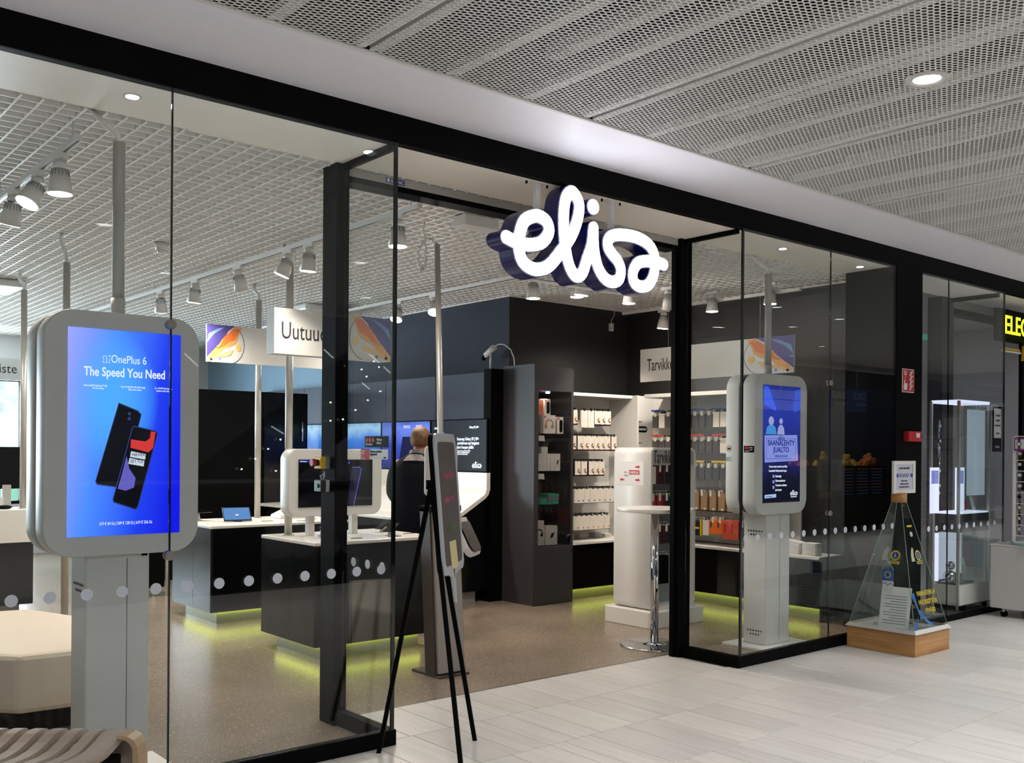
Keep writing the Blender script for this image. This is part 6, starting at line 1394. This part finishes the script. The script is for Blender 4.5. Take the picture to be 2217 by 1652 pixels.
text('SULJETTU', .022, M['text_dark'], o, (10.255, .0165, 1.80), align='CENTER', sx=.8); text('KULTA', .03, M['text_white'], o, (10.255, .0185, 1.66), align='CENTER')
# showcases behind the glass
CW = emis('case_light', '#dfe4ff', 1.0); CW2 = emis('case_light_soft', '#b4bfd2', .62)
SM = mat('silver_watch', '#c5c5c8', .18, 1.0); GM_ = mat('gold_watch', '#c79a4a', .2, 1.0); DKW = mat('dark_watch', '#1d1d22', .2, .4)
def watch_mesh(m1, m2):
    q1 = MB().cyl((0, -.012, 0), (0, 0, 0), .021, n=14); q2 = MB().cyl((0, -.0135, 0), (0, -.012, 0), .016, n=14); q3 = MB().box(-.010, .010, -.007, -.002, -.055, -.018).box(-.010, .010, -.007, -.002, .018, .055)
    return combo('wristwatch', [(q1, m1), (q2, m2), (q3, m1)])
WM = [watch_mesh(SM, M['paper']), watch_mesh(DKW, M['paper']), watch_mesh(SM, DKW), watch_mesh(GM_, M['paper'])]
# lit wall case
s1 = thing('glass_showcase', 'tall lit jeweller showcase with frosted front panel and steel frame', 'showcase', (9.8, .35, 0)); SH1 = s1
for (x, y) in ((9.47, .22), (10.12, .22), (9.47, .50), (10.12, .50)): box('frame_post', M['alu'], s1, x - .012, x + .012, y - .012, y + .012, .06, 2.12)
MB().box(9.46, 10.13, .20, .51, .02, .10).build('plinth', M['black_metal'], s1); box('top_light', CW, s1, 9.47, 10.12, .21, .50, 2.10, 2.13)
box('lower_deck', M['white_gloss'], s1, 9.46, 10.13, .21, .50, .10, .30); box('middle_box', M['charcoal'], s1, 9.46, 10.13, .21, .50, .82, 1.0)
box('glow_deck', CW, s1, 9.47, 10.12, .22, .49, 1.0, 1.015)
box('frosted_panel', CW2, s1, 9.66, 10.04, .222, .23, 1.18, 2.04); box('lower_glow', CW2, s1, 9.60, 10.10, .485, .495, .32, .80)
box('light_column', CW, s1, 9.475, 9.52, .44, .48, .32, .80)
box('pane', M['case_glass'], s1, 9.47, 10.12, .206, .211, .3, 2.1)
o = thing('poster_stand', 'narrow glowing white advert panel in the left of the tall showcase', 'poster', (9.6, .3, 1.0)); box('panel', CW, o, 9.62, 9.80, .14, .15, 1.017, 1.46); box('print', SV, o, 9.64, 9.78, .138, .14, 1.30, 1.43)
o = thing('poster_stand', 'glowing white advert panel left of the tall showcase near the pier', 'poster', (9.05, .5, 1.0)); box('panel', CW, o, 9.33, 9.50, .25, .26, 1.01, 1.46); box('print', SV, o, 9.345, 9.485, .248, .25, 1.3, 1.43); box('stand', M['alu_dull'], o, 9.40, 9.44, .262, .28, .0, 1.1)
box('foot', M['alu_dull'], o, 9.34, 9.50, .20, .34, 0, .02)
for k, (x, z, lb) in enumerate(((9.86, 1.017, 'small leaning lilac price card in the tall showcase, left one'), (10.15, 1.017, 'small leaning lilac price card in the tall showcase, right one'), (10.02, .301, 'white and orange leaflet leaning in the lower showcase'))):
    o = MB().box(x - .035, x + .035, .20, .205, z, z + (.15 if k < 2 else .24)).box(x - .03, x + .03, .198, .20, z + .02, z + .04).build('price_card', M['paper'] if k < 2 else M['paper'], None, origin=True); o.rotation_euler = (-.3, 0.1, 0); o['label'] = lb; o['category'] = 'card'
o = MB().box(9.90, 10.06, .24, .245, 1.018, 1.12).build('red_card', M['red'], None, origin=True, bevel=.001); o['label'] = 'red and white card at the back of the tall showcase'; o['category'] = 'card'
for k in range(10): place('wristwatch', WM[k % 3], (9.66 + .012 * (k % 2), .34, 1.20 + .075 * k), 0, 'glittering watch, %s from the bottom of the vertical row in the tall showcase' % ORD[k], 'watch', 'watches in the vertical row')
t_ = thing('jewellery_bust', 'cluster of polished silver display balls in the lower showcase', 'display', (9.6, .35, .3))
for (x, y, z, r) in ((9.67, .22, .376, .06), (9.78, .20, .366, .05), (9.72, .24, .475, .045), (9.62, .18, .356, .04), (9.84, .26, .356, .04)): MB().sphere((x, y, z), r, 18).build('ball', SM, t_)
box('tray', mat('tray_dark_green', '#3f4d42', .4), t_, 9.60, 9.98, .13, .32, .301, .316)
SH1.location = (9.8 + .12, .35 - .12, 0)
# dark counter with watch strips left of the case
s2 = thing('watch_counter', 'dark low glass counter with rows of watches behind the first jeweller pane', 'showcase', (9.0, .9, 0))
box('cabinet', M['charcoal'], s2, 8.78, 9.42, .75, 1.2, 0, .84); MB().box(8.78, 9.42, .75, 1.2, .84, .85).build('glass_top', mat('green_glass_edge', '#5c8a7c', .1), s2)
box('lit_column', M['white'], s2, 9.20, 9.23, .74, .75, .35, .84); box('back_rack', M['greyplastic'], s2, 8.80, 9.2, 1.16, 1.19, .85, 2.0)
for r_ in range(9):
    for c_ in range(4): place('wristwatch', WM[(r_ + c_) % 3], (8.86 + .09 * c_, 1.15, .95 + .115 * r_), 0, 'watch on the grey rack behind the jeweller pane, %s row up, %s from the left' % (ORD[r_], ORD[c_]), 'watch', 'watches on the grey rack')
t_ = thing('steel_column', 'polished steel wall panel catching light inside the jeweller', 'panel', (9.2, 1.6, 0)); 
MB().box(9.3, 9.42, 2.0, 2.05, .0, 3.3).build('panel', M['alu'], t_)
for k in range(5): MB().box(9.55 + .10 * k, 9.57 + .10 * k, 2.4, 2.45, 1.9, 3.3).build('fin', [M['white'], M['greyplastic'], M['alu'], M['greyplastic'], M['white']][k], t_)
# rolling cart with watch tower
ct = thing('rolling_cart', 'white rolling cabinet on castors at the right photo edge', 'cart', (10.2, -.45, 0))
box('cabinet', M['kiosk'], ct, 9.88, 10.50, -.95, -.085, .085, .70, bevel=.004); box('top_edge', M['white_gloss'], ct, 9.875, 10.505, -.955, -.08, .70, .712)
for (x, y) in ((9.93, -.20), (10.42, -.20), (9.93, -.88), (10.42, -.88)):
    wh = MB().cyl((x - .012, y, .032), (x + .012, y, .032), .032, n=18).build('castor_wheel', M['black'], ct); MB().box(x - .02, x + .02, y - .012, y + .012, .05, .085).build('castor_fork', M['alu'], wh)
tw = thing('watch_tower', 'white revolving display tower full of wristwatches on the rolling cabinet', 'display stand', (10.15, -.55, .712))
MB().cyl((10.15, -.50, .712), (10.15, -.50, .735), .34, n=8).build('glass_foot', mat('turntable_glass', '#8fb3aa', .1), tw)
MB().box(9.93, 10.37, -.72, -.28, .735, .745).box(9.93, 10.37, -.72, -.28, 1.765, 1.775).build('decks', M['white_gloss'], tw)
for (x, y) in ((9.935, -.285), (9.935, -.715), (10.365, -.285), (10.365, -.715)): box('corner_post', M['white_gloss'], tw, x - .012, x + .012, y - .012, y + .012, .745, 1.765)
box('core', M['white'], tw, 10.02, 10.28, -.63, -.37, .745, 1.765)
for r_ in range(9): MB().box(9.925, 9.945, -.71, -.29, .80 + .105 * r_, .806 + .105 * r_).build('shelf_rail', M['white_gloss'], tw)
for r_ in range(9):
    for c_ in range(5): place('wristwatch', WM[[0, 2, 1, 0, 3][(r_ * 2 + c_) % 5]], (9.955, -.33 - .08 * c_, .868 + .105 * r_ if r_ < 8 else 1.70), -PI / 2, 'wristwatch on the revolving tower, %s row up, %s from the left' % (ORD[r_], ORD[c_]), 'watch', 'watches on the revolving tower') if r_ < 8 else None
for k, y in enumerate((-.345, -.455, -.565)):
    o = MB().box(9.905, 9.925, y - .052, y + .052, 1.63, 1.755).box(9.903, 9.905, y - .04, y + .04, 1.645, 1.745).build('magenta_box', mat('magenta_box_%d' % k, '#8c2a84', .4), None, origin=True); o['label'] = ['leftmost', 'second', 'third'][k] + ' magenta rimmed watch box at the top of the revolving tower'; o['category'] = 'box'
    c = MB().box(-.0115, -.0107, -.042, .042, .018, .11).build('white_print', M['paper'], None); c.parent = o
    o2 = place('wristwatch', WM[0], (0, 0, 0), 0, '', '', ''); o2.parent = o; o2.location = (-.013, 0, .065); o2.rotation_euler = (0, 0, -PI / 2); o2.name = 'watch_print'
    for kk in ('label', 'category', 'group'): del o2[kk]
o = thing('shopping_bag', 'small white paper bag on top of the revolving tower', 'bag', (10.1, -.40, 1.775)); box('bag', M['paper'], o, 10.05, 10.22, -.47, -.37, 1.775, 1.97, bevel=.003); MB().tube([(10.09, -.42, 1.97), (10.10, -.42, 2.01), (10.135, -.42, 2.03), (10.17, -.42, 2.01), (10.18, -.42, 1.97)], .004, 6).build('handle', M['black'], o)
o = thing('white_pillar_light', 'lit white strip on the grey wall inside the jeweller', 'wall light', (11.9, 1.2, 1.5)); box('strip', CW, o, 11.2, 12.4, 5.95, 5.99, 2.0, 2.03)

# ================================================================== WHAT THE GLASS REFLECTS: the hall opposite
# escalator with rows of small lamps
ec = thing('escalator', 'dark escalator with rows of small lamps across the hall, seen in reflection', 'escalator', (6, -9, 0))
def slab_xz(pts, y0, y1, nm, m_): return MB().prism(pts, 'y', y0, y1).build(nm, m_, ec)
slab_xz([(4.4, 0.0), (5.6, 0.0), (9.6, 2.9), (9.6, 3.7), (8.9, 3.7), (4.4, .45)], -9.4, -9.2, 'balustrade', mat('escalator_black', '#1b1b20', .25))
slab_xz([(9.2, 3.75), (9.5, 3.75), (5.4, .95), (4.6, .4), (4.4, .5), (5.3, 1.1)], -9.42, -9.18, 'handrail', M['black_gloss'])
for k in range(12): MB().box(5.4 + .35 * k, 5.75 + .35 * k, -10.4, -9.45, .0 + .25 * k, .25 + .25 * k).build('step', M['alu_dull'], ec)
BL = emis('bulb_glow', '#fff6e8', 30.0)
for k, (x, z) in enumerate([(8.526, 3.025), (8.621, 2.933), (8.297, 2.878), (8.39, 2.769), (8.65, 2.545), (8.418, 2.389), (8.189, 2.227), (7.959, 2.07), (7.737, 2.328), (7.739, 2.042), (6.89, 1.739), (6.688, 1.597), (6.481, 1.446), (6.268, 1.295), (6.817, 1.265), (6.586, 1.114)]):
    MB().sphere((x, -9.12, z), 0.014, 8).build('bulb', BL, ec)
TU = emis('tube_glow', '#f2f6ff', 5.0)
for k, ((xa, za), (xb, zb)) in enumerate([((7.547, 3.138), (7.712, 3.014)), ((8.355, 3.127), (8.544, 2.993)), ((8.634, 2.938), (8.763, 2.837)), ((8.235, 2.655), (8.372, 2.561)), ((6.681, 1.93), (6.878, 1.824)), ((5.351, 2.924), (5.546, 2.758))]):
    MB().cyl((xa, -9.0, za), (xb, -9.0, zb), .011, n=8).build('tube_lamp', TU, ec)
ws = thing('waffle_stall', 'low dark waffle stall with scalloped grey sign board, seen in reflection', 'stall', (6, -6.2, 0))
box('counter', M['black'], ws, 2.9, 9.6, -6.9, -5.75, 0, 1.18, bevel=.01); box('worktop', mat('stall_top', '#1d1b1d', .4), ws, 2.85, 9.65, -6.95, -5.7, 1.18, 1.22)
sc_ = []
for k in range(7): sc_ += [(5.0 + .32 * k + .16 - .16 * math.cos(a_), .44 - .09 * math.sin(a_)) for a_ in [j * PI / 6 for j in range(6)]]
sc_ += [(7.24, .44), (7.24, .95), (6.9, 1.06), (6.4, 1.0), (6.0, 1.12), (5.5, 1.08), (5.2, .95), (5.0, .9)]
sb_ = MB().prism(sc_, 'y', -5.75, -5.72).build('scalloped_board', mat('stall_board', '#4a3f44', .6), ws)
text('VOHVELIKUNINGAS', .20, mat('stall_text', '#151214', .6), sb_, (7.15, -5.715, .48), face='+y', sx=.95)
# juice bar stall
js = thing('juice_bar', 'dark juice bar stall with glowing menu screens and fruit, seen in reflection', 'stall', (19, -6.4, 0))
box('counter', M['black'], js, 15.5, 24.5, -7.0, -6.3, 0, 1.25); box('back_wall', mat('bar_blue', '#222c48', .5), js, 15.0, 25, -9.0, -8.9, 0, 3.2)
box('menu_screen', M['screenoff'], js, 17.0, 19.3, -6.3, -6.26, .70, 1.34)
MBL = emis('menu_blue', '#5570b0', .5); MOR = emis('menu_orange', '#c0562a', .5)
for c_ in range(4):
    for r_ in range(9): box('menu_line', MBL if r_ % 5 else MOR, js, 17.1 + .55 * c_, 17.5 + .55 * c_, -6.26, -6.255, 1.26 - .062 * r_, 1.275 - .062 * r_)
box('sign_board', M['black'], js, 21.2, 24.3, -6.05, -6.0, 2.50, 2.95)
text('JUNGLE JUICE', .20, emis('juice_white', '#c8ccd8', .9), js, (23.95, -5.99, 2.62), face='+y', sx=.95); text('BAR', .20, emis('juice_red', '#d8402c', .9), js, (22.28, -5.99, 2.62), face='+y', sx=.95)
rr2 = random.Random(2)
OF = mat('fruit_orange', '#e07a18', .5); YF = mat('fruit_yellow', '#d8b020', .5)
for k, (x, m_) in enumerate(((16.6, OF), (17.5, YF), (18.4, YF), (19.2, OF))):
    fb = thing('fruit_bowl', ['leftmost', 'second', 'third', 'rightmost'][k] + ' heap of fruit on the juice bar counter, seen in reflection', 'bowl', (x, -6.6, 1.251), 'fruit heaps on the juice bar')
    q = MB()
    for j in range(26): a_ = rr2.uniform(0, 6.28); d_ = rr2.uniform(0, .22); q.sphere((x + d_ * math.cos(a_), -6.6 + d_ * math.sin(a_), 1.32 + (.24 - d_) * rr2.uniform(.3, 1.1)), .055, 8)
    f_ = q.build('fruit', m_, fb); f_['kind'] = 'stuff'; MB().cyl((x, -6.6, 1.25), (x, -6.6, 1.33), .16, .26, n=20).build('bowl', M['black'], fb)
bl = thing('banner_sign', 'dark and blue hanging banners with pale lettering across the hall, seen in reflection', 'banner', (17, -6, 2.7))
box('dark_panel', M['black'], bl, 16.45, 17.35, -6.05, -6.0, 2.42, 2.85); box('blue_panel', mat('banner_blue', '#2c4a80', .5, emit='#2c4a80', estr=.3), bl, 17.40, 18.1, -6.05, -6.0, 2.42, 2.85)
for xr in (17.30, 18.05):
    text('SUKUS', .20, M['text_white'], bl, (xr, -5.99, 2.65), face='+y', sx=.8); text('HERKKU', .09, M['text_white'], bl, (xr, -5.99, 2.52), face='+y', sx=1.1)
for x in (16.9, 17.75): MB().cyl((x, -6.02, 2.85), (x, -6.02, 3.4), .006, n=6).build('wire', M['alu'], bl)
hl = thing('hall_window', 'bright window like light panel across the hall, seen in reflection', 'light', (15.4, -6.0, 2.5)); 
box('panel', emis('hall_panel', '#aab6d8', .8), hl, 14.7, 16.3, -6.25, -6.2, 2.38, 2.75); box('bar', M['kiosk_dark'], hl, 14.7, 16.3, -6.2, -6.19, 2.56, 2.58); MB().box(15.49, 15.51, -6.23, -6.21, 2.75, 3.4).build('rod', M['alu'], hl)
